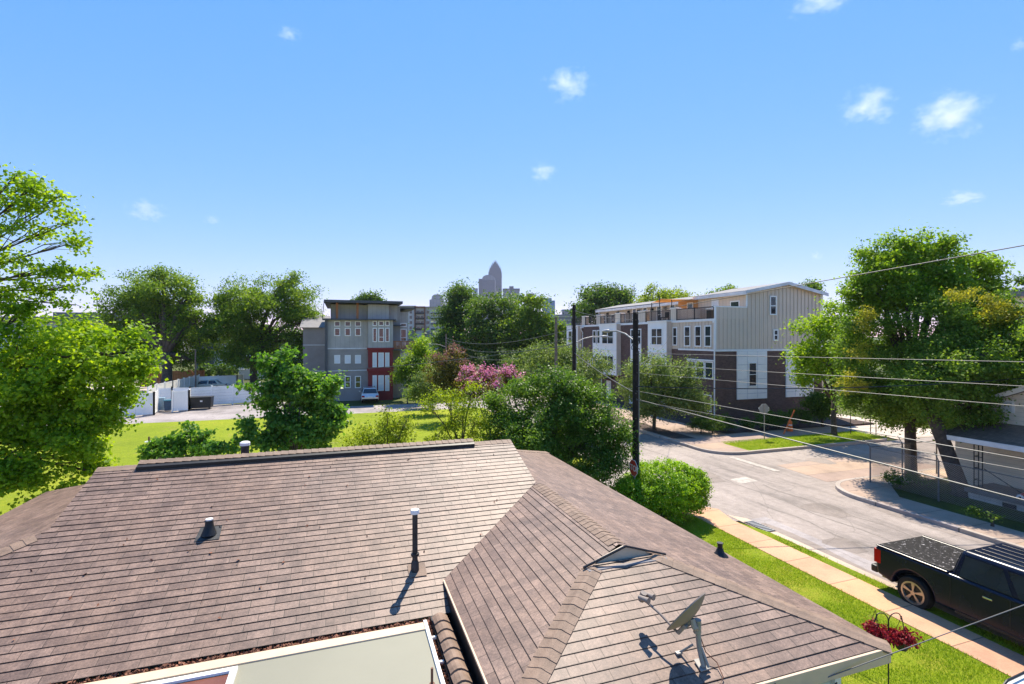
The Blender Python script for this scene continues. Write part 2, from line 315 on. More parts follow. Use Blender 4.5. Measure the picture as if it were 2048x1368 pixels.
# ------------------------------------------------------------------ mesh builder
class MB:
    def __init__(s): s.v = []; s.f = []; s.uv = None
    def add(s, vs, fs):
        o = len(s.v); s.v += [tuple(p) for p in vs]; s.f += [tuple(o + i for i in f) for f in fs]; return s
    def box(s, x0, x1, y0, y1, z0, z1):
        return s.add([(x0, y0, z0), (x1, y0, z0), (x1, y1, z0), (x0, y1, z0), (x0, y0, z1), (x1, y0, z1), (x1, y1, z1), (x0, y1, z1)],
                     [(0, 3, 2, 1), (4, 5, 6, 7), (0, 1, 5, 4), (1, 2, 6, 5), (2, 3, 7, 6), (3, 0, 4, 7)])
    def fbox(s, fm, s0, s1, z0, z1, d0, d1):
        p = [fm(a, b, c) for c in (d0, d1) for (a, b) in ((s0, z0), (s1, z0), (s1, z1), (s0, z1))]
        return s.add(p, [(0, 1, 2, 3), (7, 6, 5, 4), (0, 4, 5, 1), (1, 5, 6, 2), (2, 6, 7, 3), (3, 7, 4, 0)])
    def tube(s, pts, rad, n=8, cap=True):
        pts = [Vector(p) for p in pts]
        if not hasattr(rad, '__len__'): rad = [rad] * len(pts)
        rings = []; ref = None
        for i, p in enumerate(pts):
            t = (pts[min(i + 1, len(pts) - 1)] - pts[max(i - 1, 0)])
            if t.length < 1e-9: t = Vector((0, 0, 1))
            t.normalize()
            if ref is None:
                ref = t.orthogonal().normalized()
            ref = (ref - t * ref.dot(t))
            if ref.length < 1e-6: ref = t.orthogonal()
            ref.normalize(); w = t.cross(ref)
            rings.append([p + (ref * math.cos(2 * math.pi * k / n) + w * math.sin(2 * math.pi * k / n)) * rad[i] for k in range(n)])
        vs = [q for r in rings for q in r]; fs = []
        for i in range(len(pts) - 1):
            for k in range(n):
                k2 = (k + 1) % n
                fs.append((i * n + k, i * n + k2, (i + 1) * n + k2, (i + 1) * n + k))
        if cap: fs += [tuple(range(n))[::-1], tuple(range((len(pts) - 1) * n, len(pts) * n))]
        return s.add(vs, fs)
    def lathe(s, origin, prof, n=16, axis='z', cap=True):
        o = Vector(origin); vs = []; fs = []
        for (r, h) in prof:
            for k in range(n):
                a = 2 * math.pi * k / n; c, d = r * math.cos(a), r * math.sin(a)
                vs.append(o + (Vector((c, d, h)) if axis == 'z' else Vector((c, h, d)) if axis == 'y' else Vector((h, c, d))))
        for i in range(len(prof) - 1):
            for k in range(n):
                k2 = (k + 1) % n; fs.append((i * n + k, i * n + k2, (i + 1) * n + k2, (i + 1) * n + k))
        if cap: fs += [tuple(range(n))[::-1], tuple(range((len(prof) - 1) * n, len(prof) * n))]
        return s.add(vs, fs)
    def prism(s, poly, lo, hi, plane='xz'):
        n = len(poly)
        def mk(a, b, c):
            return {'xz': (a, c, b), 'yz': (c, a, b), 'xy': (a, b, c)}[plane]
        vs = [mk(a, b, lo) for a, b in poly] + [mk(a, b, hi) for a, b in poly]
        fs = [tuple(range(n))[::-1], tuple(range(n, 2 * n))] + [(i, (i + 1) % n, n + (i + 1) % n, n + i) for i in range(n)]
        return s.add(vs, fs)
    def build(s, name, m, parent=None, smooth=False, bevel=0.0, recalc=True, seg=2):
        me = bpy.data.meshes.new(name); me.from_pydata(s.v, [], s.f); me.materials.append(m)
        if recalc:
            bm = bmesh.new(); bm.from_mesh(me); bmesh.ops.recalc_face_normals(bm, faces=bm.faces); bm.to_mesh(me); bm.free()
        uvl = me.uv_layers.new(name='UVMap')
        if s.uv is not None:
            for i, l in enumerate(me.loops): uvl.data[i].uv = s.uv[l.vertex_index]
        else:
            for p in me.polygons:
                n = p.normal; ax = max(range(3), key=lambda k: abs(n[k]))
                for li in p.loop_indices:
                    c = me.vertices[me.loops[li].vertex_index].co
                    uvl.data[li].uv = (c[1], c[2]) if ax == 0 else (c[0], c[2]) if ax == 1 else (c[0], c[1])
        o = bpy.data.objects.new(name, me); COL.objects.link(o)
        if parent: o.parent = parent
        if bevel:
            b = o.modifiers.new('bevel', 'BEVEL'); b.width = bevel; b.segments = seg; b.limit_method = 'ANGLE'; b.angle_limit = R(35); b.harden_normals = False
        if smooth:
            for p in me.polygons: p.use_smooth = True
            if smooth == 'auto':
                try: me.set_sharp_from_angle(angle=R(38))
                except Exception: pass
        return o
SPLIT = {'red_band', 'bracket', 'bed_rail', 'bay_trim', 'belt_trim', 'roof_rib', 'side_step', 'door_seam', 'white_trim', 'eave_trim', 'wood_post', 'insulator', 'vent_trim', 'soffit',
         'fascia', 'gable_end', 'balcony', 'bin_wheel', 'caster', 'roof_rail', 'porch_fascia', 'roof_slab', 'wall_panel', 'gutter', 'roof_trim', 'barge_board', 'base_storey', 'cornice', 'deck_band', 'post'}
def pieces(s):
    par = list(range(len(s.v)))
    def fd(a):
        while par[a] != a: par[a] = par[par[a]]; a = par[a]
        return a
    for f in s.f:
        for a in f[1:]: par[fd(a)] = fd(f[0])
    g = {}
    for f in s.f: g.setdefault(fd(f[0]), []).append(f)
    for fs in g.values():
        ids = sorted({a for f in fs for a in f}); mp = {a: i for i, a in enumerate(ids)}; b = MB(); b.v = [s.v[a] for a in ids]; b.f = [tuple(mp[a] for a in f) for f in fs]; yield b
_build = MB.build
def build_split(s, name, m, parent=None, **k):
    if name in SPLIT and s.uv is None:
        o = None
        for q in pieces(s): o = _build(q, name, m, parent, **k)
        return o
    return _build(s, name, m, parent, **k)
MB.build = build_split
def tag(o, label=None, cat=None, group=None, kind=None):
    if label: o['label'] = label
    if cat: o['category'] = cat
    if group: o['group'] = group
    if kind: o['kind'] = kind
    return o
def thing(name, label, cat, group=None, loc=(0, 0, 0), rz=0.0):
    o = bpy.data.objects.new(name, None); COL.objects.link(o); o.location = loc; o.rotation_euler = (0, 0, rz)
    o.empty_display_size = 0.2
    return tag(o, label, cat, group)
def copy_tree(o, parent=None):
    c = o.copy(); COL.objects.link(c)
    if parent: c.parent = parent; c.matrix_parent_inverse = o.matrix_parent_inverse.copy()
    for ch in list(o.children): copy_tree(ch, c)
    return c
def sheet(name, poly, z, m, kind='structure', label=None):
    b = MB(); b.add([(p[0], p[1], z) for p in poly], [tuple(range(len(poly)))])
    o = b.build(name, m, recalc=False)
    if o.data.polygons[0].normal.z < 0: o.data.flip_normals()
    tag(o, label, None, None, kind); return o
def slab(name, poly, z0, z1, m, kind='structure', bevel=0.0):
    b = MB().prism(poly, z0, z1, 'xy'); return tag(b.build(name, m, bevel=bevel), kind=kind)
def FS(pos): return lambda s_, z, d: (s_, pos - d, z)      # wall facing -y, d outward
def FW(pos): return lambda s_, z, d: (pos - d, s_, z)      # wall facing -x
def window(par, fm, s0, s1, z0, z1, hor=(), ver=(), w=0.07, m=None, g=None, d=0.05, label=None):
    m = m or M['white']; g = g or M['glass']
    b = MB(); b.fbox(fm, s0, s1, z1 - w, z1, 0, d); b.fbox(fm, s0, s1, z0, z0 + w, 0, d + 0.01)
    b.fbox(fm, s0, s0 + w, z0 + w, z1 - w, 0, d); b.fbox(fm, s1 - w, s1, z0 + w, z1 - w, 0, d)
    for h in hor:
        zz = z0 + (z1 - z0) * h; b.fbox(fm, s0 + w, s1 - w, zz - w * 0.35, zz + w * 0.35, 0, d - 0.008)
    for h in ver:
        ss = s0 + (s1 - s0) * h; b.fbox(fm, ss - w * 0.5, ss + w * 0.5, z0 + w, z1 - w, 0, d - 0.005)
    o = b.build('window', m, par)
    if label: o['label'] = label
    MB().fbox(fm, s0 + w * 0.6, s1 - w * 0.6, z0 + w * 0.6, z1 - w * 0.6, 0, d * 0.45).build('pane', g, o)
    return o
# ------------------------------------------------------------------ foliage
def leaf_mesh(name, P, Nn, size, m, parent, aspect=0.6, fold=0.15):
    n = len(P)
    rnd = rng.normal(size=(n, 3)); Nn = Nn / (np.linalg.norm(Nn, axis=1, keepdims=True) + 1e-9)
    A = rnd - Nn * (rnd * Nn).sum(1, keepdims=True); A /= (np.linalg.norm(A, axis=1, keepdims=True) + 1e-9)
    B = np.cross(Nn, A)
    L = (size * rng.uniform(0.65, 1.3, n))[:, None]; W = L * aspect
    v = np.empty((n, 4, 3))
    v[:, 0] = P - A * L * 0.5; v[:, 1] = P + B * W * 0.5 + Nn * L * fold; v[:, 2] = P + A * L * 0.5; v[:, 3] = P - B * W * 0.5 + Nn * L * fold
    me = bpy.data.meshes.new(name)
    me.vertices.add(n * 4); me.vertices.foreach_set('co', v.astype(np.float32).ravel())
    me.loops.add(n * 4); me.loops.foreach_set('vertex_index', np.arange(n * 4, dtype=np.int32))
    me.polygons.add(n); me.polygons.foreach_set('loop_start', np.arange(0, n * 4, 4, dtype=np.int32))
    me.polygons.foreach_set('loop_total', np.full(n, 4, dtype=np.int32))
    me.materials.append(m); me.update(calc_edges=True)
    o = bpy.data.objects.new(name, me); COL.objects.link(o)
    if parent: o.parent = parent
    return o
def blob_clusters(blobs, k, surf=0.5, gap=0.0, clump=1.0):
    if clump == 0:
        out = []; outn = []; vol = np.array([b[1] * b[2] * b[3] for b in blobs]) ** .67; vol /= vol.sum()
        for (c, rx, ry, rz), w in zip(blobs, vol):
            q = max(4, int(k * w)); d = rng.normal(size=(q, 3)); d /= np.linalg.norm(d, axis=1, keepdims=True); ph = rng.uniform(0, 6.28, 4)
            lump = 1 + .06 * np.sin(7 * d[:, 0] + ph[0]) * np.sin(6 * d[:, 1] + ph[1]) + .05 * np.sin(11 * d[:, 2] + 5 * d[:, 0] + ph[2])
            out.append(d * (rng.uniform(.78, 1.0, q) * lump)[:, None] * np.array([rx, ry, rz]) + np.array(c)); outn.append(d)
        return np.concatenate(out), np.concatenate(outn)
    """cluster centres gathered in leafy clumps inside lumpy ellipsoids; blobs: (centre, rx, ry, rz)"""
    vol = np.array([b[1] * b[2] * b[3] for b in blobs]) ** 0.8; vol /= vol.sum()
    out = []; outn = []
    for (c, rx, ry, rz), w in zip(blobs, vol):
        q = max(4, int(k * w)); R3 = np.array([rx, ry, rz]); c = np.array(c)
        nc = max(4, int(min(26, q / 7)))
        d = rng.normal(size=(nc, 3)); d /= np.linalg.norm(d, axis=1, keepdims=True)
        rr = rng.uniform(0, 1, nc) ** (1 / 3.0 * (1 - surf) + 0.08) * rng.uniform(.72, 1.14, nc)
        cen = c + d * rr[:, None] * R3
        size = rng.uniform(.16, .40, nc) * clump * min(1.0, (12.0 / nc) ** .33 + .15)
        pr = size ** 2.2; pr /= pr.sum(); ix = rng.choice(nc, q, p=pr)
        e = rng.normal(size=(q, 3)); e /= np.linalg.norm(e, axis=1, keepdims=True)
        e2 = e * (rng.uniform(0, 1, q) ** .45)[:, None]; e2[:, 2] = np.where(e2[:, 2] < 0, e2[:, 2] * .5, e2[:, 2] * .8)
        rm = (rx * ry * rz) ** (1 / 3.0)
        p = cen[ix] + e2 * size[ix][:, None] * rm * 1.25
        dd = e * .6 + d[ix] * .4; dd /= np.linalg.norm(dd, axis=1, keepdims=True) + 1e-6
        out.append(p); outn.append(dd)
    return np.concatenate(out), np.concatenate(outn)
def spray(C, D, per, rc, flat=0.6, up=0.6, outw=0.5):
    k = len(C)
    rr = rc * rng.uniform(0.6, 1.4, k)
    off = rng.normal(size=(k, per, 3)) * rr[:, None, None] * 0.55 * np.array([1, 1, flat])
    off += D[:, None, :] * rr[:, None, None] * rng.uniform(-0.4, 0.9, (k, per, 1))
    P = (C[:, None, :] + off).reshape(-1, 3)
    Nn = rng.normal(size=(k * per, 3)) * 0.75 + np.array([0, 0, up]) + np.repeat(D, per, axis=0) * outw
    return P, Nn
def px_blobs(spec, Y):
    """(px, py, half width, half height[, extra depth]) in photo pixels, turned into real ellipsoids at survey distance Y"""
    out = []
    for b in spec:
        px, py, hw, hh = b[:4]; dy = b[4] if len(b) > 4 else 0.0
        yy = Y + dy; c = atY(px, py, yy); rx = hw * yy / F; rz = hh * yy / F
        out.append((tuple(c), rx, max(rx * 0.85, 0.3), rz))
    return out
def tree(name, label, cat, base, blobs, lm, leaf, k, per, rc, tr=0.2, fork=None, bark='bark', group=None, limbs=True, surf=0.5, gap=0.0, up=0.6,
         twigs=3, lean=(0, 0), trunk=True, aspect=0.6, flat=0.6, extra=None, clump=1.0):
    root = thing(name, label, cat, group)
    C, D = blob_clusters(blobs, k, surf, gap, clump)
    zmin = base[2] + 0.25
    ok = C[:, 2] > zmin + 0.1; C, D = C[ok], D[ok]
    P, Nn = spray(C, D, per, rc, flat, up)
    ok = P[:, 2] > zmin; P, Nn = P[ok], Nn[ok]
    leaf_mesh('crown', P, Nn, leaf, M[lm], root, aspect)
    if trunk:
        b = MB(); bx, by, bz = base
        top = max(c[0][2] for c in blobs); cz = sum(c[0][2] for c in blobs) / len(blobs)
        fh = fork if fork else bz + (cz - bz) * 0.55
        fx, fy = bx + lean[0], by + lean[1]
        mid = Vector((bx + lean[0] * 0.4 + random.uniform(-.1, .1) * tr * 4, by + lean[1] * 0.4, (bz + fh) / 2))
        fk = Vector((fx, fy, fh))
        b.tube([(bx, by, bz - 0.1), (bx, by, bz + tr * 0.8), mid, fk], [tr * 1.5, tr * 1.05, tr * 0.9, tr * 0.78], 10)
        if limbs:
            for (c, rx, ry, rz) in blobs:
                c = Vector(c)
                m1 = fk.lerp(c, 0.5) + Vector((random.uniform(-.15, .15) * rx, random.uniform(-.15, .15) * rx, 0.12 * (c - fk).length * (1 if c.z > fk.z else -.2)))
                b.tube([fk - Vector((0, 0, 0.15)), m1, c], [tr * 0.6, tr * 0.38, tr * 0.2], 6)
                dd = np.linalg.norm((C - np.array(c)) / np.array([rx, ry, rz]), axis=1)
                idx = np.where(dd < 1.4)[0]
                for i in random.sample(list(idx), min(len(idx), twigs)):
                    e = Vector(C[i]); s0 = m1.lerp(c, random.uniform(0.3, 1))
                    md = s0.lerp(e, 0.5) + Vector((0, 0, 0.08 * (e - s0).length))
                    b.tube([s0, md, e], [tr * 0.2, tr * 0.12, tr * 0.04], 5, cap=False)
        b.build('trunk', M[bark], root, smooth=True)
    if extra:
        nm, em, frac, zbias, es, eper = extra
        thr = np.quantile(C[:, 2] + D[:, 2] * zbias, 1 - frac); ok = (C[:, 2] + D[:, 2] * zbias) > thr
        C2, D2 = C[ok] + D[ok] * rc * 0.5 + np.array([0, 0, rc * 0.3]), D[ok]
        P, Nn = spray(C2, D2, eper, rc * 0.55, 1.2, 0.3, 0.8)
        leaf_mesh(nm, P, Nn, es, M[em], root, 0.8)
    return root
exec_parts = []
# ================================================================== SETTING
G = 3000
tag(MB().add([(-G, -400, -0.12), (G, -400, -0.12), (G, G, -0.12), (-G, G, -0.12)], [(0, 1, 2, 3)]).build('ground', M['scrub'], recalc=False), kind='structure')
def arc(cx, cy, r, a0, a1, n=8): return [(cx + r * math.cos(R(a0 + (a1 - a0) * i / n)), cy + r * math.sin(R(a0 + (a1 - a0) * i / n))) for i in range(n + 1)]
slab('near_lawn', [(-14, -12), (13.0, -12), (13.0, 16.2), (11.5, 17.7), (-40, 17.7), (-40, -12)], -0.3, 0.03, M['lawn_near'])
slab('field_lawn', [(-75, 24.4), (13.2, 24.4), (13.2, 48.4), (-75, 48.4)], -0.3, 0.03, M['lawn'])
sheet('road', [(14.6, -60), (21.2, -60), (21.2, 130), (14.6, 130)], -0.060, M['asphalt'])
sheet('cross_street', [(-80, 18.0), (90, 18.0), (90, 24.3), (-80, 24.3)], -0.066, M['asphalt'])
sheet('back_lane', [(-90, 48.4), (14.6, 48.4), (14.6, 54.2), (-90, 54.2)], -0.056, M['asphalt2'])
slab('parking_apron', [(-24, 54.2), (-6, 54.2), (-6, 60), (-24, 60)], -0.3, -0.050, M['asphalt2'])
slab('parking_lot', [(-60, 56.5), (-24.05, 60.2), (-24.05, 95), (-60, 95)], -0.3, 0.0, M['conc_lot'])
sheet('concrete_drive', [(36.6, 24.32), (43, 24.32), (48, 110), (41, 110)], -0.05, M['conc_lot'])
# kerb faces and pavements
slab('sidewalk', [(13.0, -30), (14.1, -30), (14.1, 15.4), (14.45, 16.6), (13.6, 17.6), (12.2, 17.75), (13.0, 16.2)], -0.3, 0.045, M['sidewalk'])
slab('verge', [(14.1, -30), (14.5, -30), (14.5, 14.0), (14.1, 15.3)], -0.3, 0.035, M['lawn_near'])
slab('gutter_apron', [(14.5, -30), (14.95, -30), (14.95, 15.6), (14.5, 16.2)], -0.3, -0.052, M['sidewalk3'])
se = [(21.2, -30)] + arc(23.4, 15.8, 2.2, 180, 90) + [(80, 18.0), (80, 17.8)] + arc(23.4, 15.8, 2.0, 90, 180) + [(21.4, -30)]
slab('kerb', se, -0.3, 0.10, M['kerb'], bevel=0.02)
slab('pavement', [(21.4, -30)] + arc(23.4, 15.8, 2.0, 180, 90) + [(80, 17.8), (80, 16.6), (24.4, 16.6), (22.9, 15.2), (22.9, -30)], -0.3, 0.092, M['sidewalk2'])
slab('corner_pavement', [(24.4, 16.6), (80, 16.6), (80, 17.78), (24.4, 17.78)], -0.29, 0.097, M['sidewalk3'])
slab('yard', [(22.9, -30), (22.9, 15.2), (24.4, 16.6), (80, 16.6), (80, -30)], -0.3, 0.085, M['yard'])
ne = [(21.2, 130)] + arc(23.0, 26.1, 1.9, 180, 270) + [(35.0, 24.2)] + arc(35.0, 25.0, 0.8, -90, 20, 4) + [(36.2, 27.5), (36.0, 27.5)] + arc(35.0, 25.0, 0.62, 20, -90, 4)[0:] + [(23.0, 24.4)] + arc(23.0, 26.1, 1.7, 270, 180) + [(21.4, 130)]
slab('kerb', ne, -0.3, 0.10, M['kerb'], bevel=0.02)
slab('kerb', [(-75, 24.25), (13.2, 24.25), (13.4, 24.45), (13.4, 48.3), (13.2, 48.4), (13.2, 24.4), (-75, 24.4)], -0.3, 0.06, M['kerb'])
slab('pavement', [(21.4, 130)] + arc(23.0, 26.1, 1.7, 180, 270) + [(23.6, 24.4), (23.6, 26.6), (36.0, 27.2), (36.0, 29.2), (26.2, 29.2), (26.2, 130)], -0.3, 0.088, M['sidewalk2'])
slab('grass_strip', [(23.6, 24.4), (35.0, 24.4), (35.6, 25.0), (36.0, 27.2), (23.6, 26.6)], -0.3, 0.095, M['lawn_near'])
slab('planting_bed', [(26.2, 29.2), (41, 29.2), (41, 33.3), (28.7, 33.3), (28.7, 90), (26.2, 90)], -0.3, 0.09, M['mulch'])
slab('tree_bed', [(21.5, 29.0), (23.0, 28.6), (23.0, 80), (21.5, 80)], -0.29, 0.10, M['mulch'])
sheet('road_corner', [(21.2, 15.0), (24.0, 15.0), (24.0, 18.0), (21.2, 18.0)], -0.063, M['asphalt'])
sheet('road_corner', [(21.2, 24.3), (23.6, 24.3), (23.6, 27.0), (21.2, 27.0)], -0.063, M['asphalt'])
sheet('road_corner', [(13.2, 24.3), (14.6, 24.3), (14.6, 48.4), (13.2, 48.4)], -0.063, M['asphalt'])
sheet('road_corner', [(11.0, 15.5), (14.6, 15.5), (14.6, 18.0), (11.0, 18.0)], -0.063, M['asphalt'])
sheet('stop_line', [(21.6, 20.6), (22.0, 20.6), (22.0, 24.0), (21.6, 24.0)], -0.054, M['paint'])
sheet('road_patch', [(18.2, 19.4), (19.4, 19.5), (19.4, 20.3), (18.3, 20.2)], -0.055, M['paint'])
sheet('road_patch', [(22.5, 18.3), (31, 18.3), (31, 22.0), (22.8, 21.6)], -0.058, M['sidewalk2'])
for k_, (xa, ya, xb, yb) in enumerate(((16.6, 2, 16.9, 17), (19.4, 4, 19.1, 19), (17.9, 9, 18.3, 30))):
    n_ = 24; L_ = [(xa + (xb - xa) * i / n_ + .12 * math.sin(i * 1.3 + k_), ya + (yb - ya) * i / n_) for i in range(n_ + 1)]
    b = MB()
    for (p, q) in zip(L_[:-1], L_[1:]):
        w_ = .018 + .02 * random.random(); b.add([(p[0] - w_, p[1], -.0545), (p[0] + w_, p[1], -.0545), (q[0] + w_, q[1], -.0545), (q[0] - w_, q[1], -.0545)], [(0, 1, 2, 3)])
    tag(b.build('tar_seam', M['tar'], recalc=False), kind='structure')
for (x_, y_, r_) in ((16.2, 12.5, .5), (18.8, 15.3, .7), (19.9, 10.2, .45), (17.4, 20.9, .8), (26.0, 21.5, .6)):
    sheet('oil_stain', [(x_ + r_ * (1 + .3 * math.sin(3 * a)) * math.cos(a), y_ + 1.6 * r_ * (1 + .25 * math.cos(2 * a)) * math.sin(a)) for a in [i * .4488 for i in range(14)]], -.0558, M['stain'])
sheet('gutter_dirt', [(20.75 + .12 * math.sin(i * .9), -20 + i) for i in range(36)] + [(21.2, 15.6), (21.2, -20)], -.0552, M['stain'])
sheet('gutter_dirt', [(14.95, -20), (14.95, 15)] + [(15.25 + .15 * math.sin(i * 1.1), 15 - i) for i in range(36)], -.0549, M['stain'])
sheet('road_patch', [(15.0, 3), (15.8, 3), (15.8, 15.5), (15.0, 15.5)], -0.0575, M['asphalt2'])
# distant land
hb = MB()
for i in range(-40, 41):
    x0, x1 = i * 60, i * 60 + 60
    h0, h1 = 12 + 5 * math.sin(i * 0.9) + 3 * math.sin(i * 2.3), 12 + 5 * math.sin((i + 1) * 0.9) + 3 * math.sin((i + 1) * 2.3)
    hb.add([(x0, 900, -1), (x1, 900, -1), (x1, 1050, h1 - 4), (x0, 1050, h0 - 4), (x1, 1300, h1 - 5), (x0, 1300, h0 - 5)], [(0, 1, 2, 3), (3, 2, 4, 5)])
tag(hb.build('hills', M['scrub'], smooth=True), kind='structure')
# ================================================================== FOREGROUND HOUSE
house = thing('house', 'single storey house in the foreground under a brown shingle hip roof', 'house', None, (0, 9, 0))
HO = Vector((0, 9, 0))
def hp(b, name, m, parent=house, **k):
    """build in survey coordinates, store relative to the house base"""
    if parent is house: b.v = [tuple(Vector(p) - HO) for p in b.v]
    else: b.v = [tuple(Vector(p) - HO) for p in b.v]
    return b.build(name, m, parent, **k)
ZR, ZC, ZE, ZM = H - 2.348, H - 2.886, H - 3.61, H - 3.757
VC, VL = 3.645, -4.19
def zmain(y): return ZR - 0.337 * (10.92 - y)
P = lambda x, y, z: Vector((x, y, z))
planes = {
 'main': [P(VL, 10.92, ZR), P(VC, 10.92, ZR), P(VC, 9.32, ZC), P(1.40, 7.30, zmain(7.30)), P(1.40, 6.74, ZM), P(-6.6, 6.74, ZM), P(-6.6, 7.13, zmain(7.13)), P(VL, 9.32, ZC)],
 'back': [P(VC, 10.92, ZR), P(VL, 10.92, ZR), P(VL, 12.52, ZC), P(-6.6, 14.6, ZE), P(6.06, 14.6, ZE), P(VC, 12.52, ZC)],
 'left': [P(VL, 9.32, ZC), P(-6.6, 7.13, zmain(7.13)), P(-6.6, 14.6, ZE), P(VL, 12.52, ZC)],
 'right': [P(VC, 12.52, ZC), P(6.06, 14.6, ZE), P(6.06, 4.135, ZE), P(4.13, 5.97, ZE + 0.304 * 1.93), P(VC, 6.14, ZC)],
 'wing': [P(VC, 9.32, ZC), P(VC, 6.14, ZC), P(3.16, 5.97, ZC - 0.304 * .485), P(1.40, 4.30, ZC - .304 * 2.245), P(1.40, 7.30, zmain(7.30))],
 'front': [P(3.16, 5.97, ZE + .58), P(1.40, 4.30, ZE + .052), P(1.40, 4.135, ZE), P(6.06, 4.135, ZE), P(4.13, 5.97, ZE + .58)],
}
def clip(poly, k, sgn):
    out = []
    for i in range(len(poly)):
        a, b = poly[i], poly[(i + 1) % len(poly)]
        da, db = (a[1] - k) * sgn, (b[1] - k) * sgn
        if da >= 0: out.append(a)
        if da * db < 0:
            t = da / (da - db); out.append((a[0] + (b[0] - a[0]) * t, a[1] + (b[1] - a[1]) * t))
    return out
rb = MB(); rb.uv = []; ruv = rb.uv
def add_uv(b, vs, fs, uvs): b.add([tuple(Vector(v) - HO) for v in vs], fs); b.uv += uvs
EXPO = 0.127
for nm, pl in planes.items():
    n = Vector((0, 0, 0))
    for i in range(len(pl)):
        a, b = pl[i], pl[(i + 1) % len(pl)]
        n += Vector(((a.y - b.y) * (a.z + b.z), (a.z - b.z) * (a.x + b.x), (a.x - b.x) * (a.y + b.y)))
    n.normalize(); n = n if n.z > 0 else -n
    s = Vector((0, 0, 1)).cross(n).normalized(); t = n.cross(s).normalized()
    if t.z < 0: t = -t
    o = min(pl, key=lambda p: p.z)
    p2 = [((p - o).dot(s), (p - o).dot(t)) for p in pl]
    if nm in ('back', 'left'):
        pass
    add_uv(rb, pl, [tuple(range(len(pl)))], [(0, 0.002)] * len(pl))
    tmax = max(q[1] for q in p2); k = 0
    while k * EXPO < tmax:
        t0 = k * EXPO; t1 = min(tmax, t0 + EXPO)
        q = clip(clip(p2, t0, 1), t1, -1)
        if len(q) >= 3:
            j = random.uniform(-.03, .03) + (0.0 if nm != 'main' else random.choice((0, 0.1)))
            th = 0.011 + random.uniform(-.002, .003)
            lift = lambda tt: th - (th - 0.003) * (tt - t0) / EXPO
            vs = [o + s * a + t * b + n * lift(b) for a, b in q]
            add_uv(rb, vs, [tuple(range(len(q)))], [(a + j, b) for a, b in q])
            low = sorted([a for a, b in q if abs(b - t0) < 1e-6])
            if len(low) >= 2:
                a0, a1 = low[0], low[-1]; e = 0.0006
                vs = [o + s * a0 + t * (t0 - e) + n * th, o + s * a1 + t * (t0 - e) + n * th, o + s * a1 + t * (t0 - e) + n * 0.001, o + s * a0 + t * (t0 - e) + n * 0.001]
                add_uv(rb, vs, [(0, 1, 2, 3)], [(a0, t0 + .001), (a1, t0 + .001), (a1, t0 + .001), (a0, t0 + .001)])
        k += 1
roof = rb.build('roof', M['shingle'], house, recalc=False)
for p in roof.data.polygons:
    if p.normal.z < -1e-4: p.flip()
roof.data.update()
def plane_z(nm):
    a, b, c = planes[nm][0], planes[nm][1], planes[nm][2]
    n = (b - a).cross(c - a)
    return lambda x, y: a.z - (n.x * (x - a.x) + n.y * (y - a.y)) / n.z
PZ = {k: plane_z(k) for k in planes}
def cap_line(A, B, p1, p2, w=0.135, expo=0.135):
    A, B = Vector(A), Vector(B); d = B - A; L = Vector((d.x, d.y)).length; u = Vector((d.x, d.y, 0)).normalized(); sd = Vector((-u.y, u.x, 0))
    b = MB(); k = 0
    while k * expo < L:
        a0, a1 = k * expo, min(L, (k + 1) * expo + 0.02)
        prof = [-w, -w * .5, -w * .18, w * .18, w * .5, w]
        def row(a, lift):
            r = []
            for q in prof:
                c = A + u * a + sd * q
                z = min(PZ[p1](c.x, c.y), PZ[p2](c.x, c.y))
                r.append(Vector((c.x, c.y, z + lift + (0.004 if abs(q) < w * .3 else 0))))
            return r
        jl = random.uniform(-.003, .003)
        lo, hi, bt = row(a0, 0.021 + jl), row(a1, 0.014), row(a0, 0.006)
        vs = lo + hi + bt; m = len(prof); fs = []
        for i in range(m - 1):
            fs.append((i, i + 1, m + i + 1, m + i)); fs.append((2 * m + i, 2 * m + i + 1, i + 1, i))
        vs += [lo[0], hi[0], Vector(lo[0]) - Vector((0, 0, .03)), Vector(hi[0]) - Vector((0, 0, .016)), lo[-1], hi[-1], Vector(lo[-1]) - Vector((0, 0, .03)), Vector(hi[-1]) - Vector((0, 0, .016))]
        q = 3 * m; fs += [(q, q + 1, q + 3, q + 2), (q + 4, q + 6, q + 7, q + 5)]
        b.add(vs, fs); k += 1
    return hp(b, 'hip_cap', M['cap'], roof, recalc=False)
cap_line((VC, 6.2, 0), (VC, 9.2, 0), 'wing', 'right')
cap_line((6.06, 4.135, 0), (4.1, 6.0, 0), 'front', 'right')
cap_line((1.42, 4.32, 0), (3.13, 5.94, 0), 'front', 'wing')
cap_line((-6.6, 7.13, 0), (-4.3, 9.2, 0), 'main', 'left')
cap_line((6.06, 14.6, 0), (VC + .05, 12.55, 0), 'back', 'right')
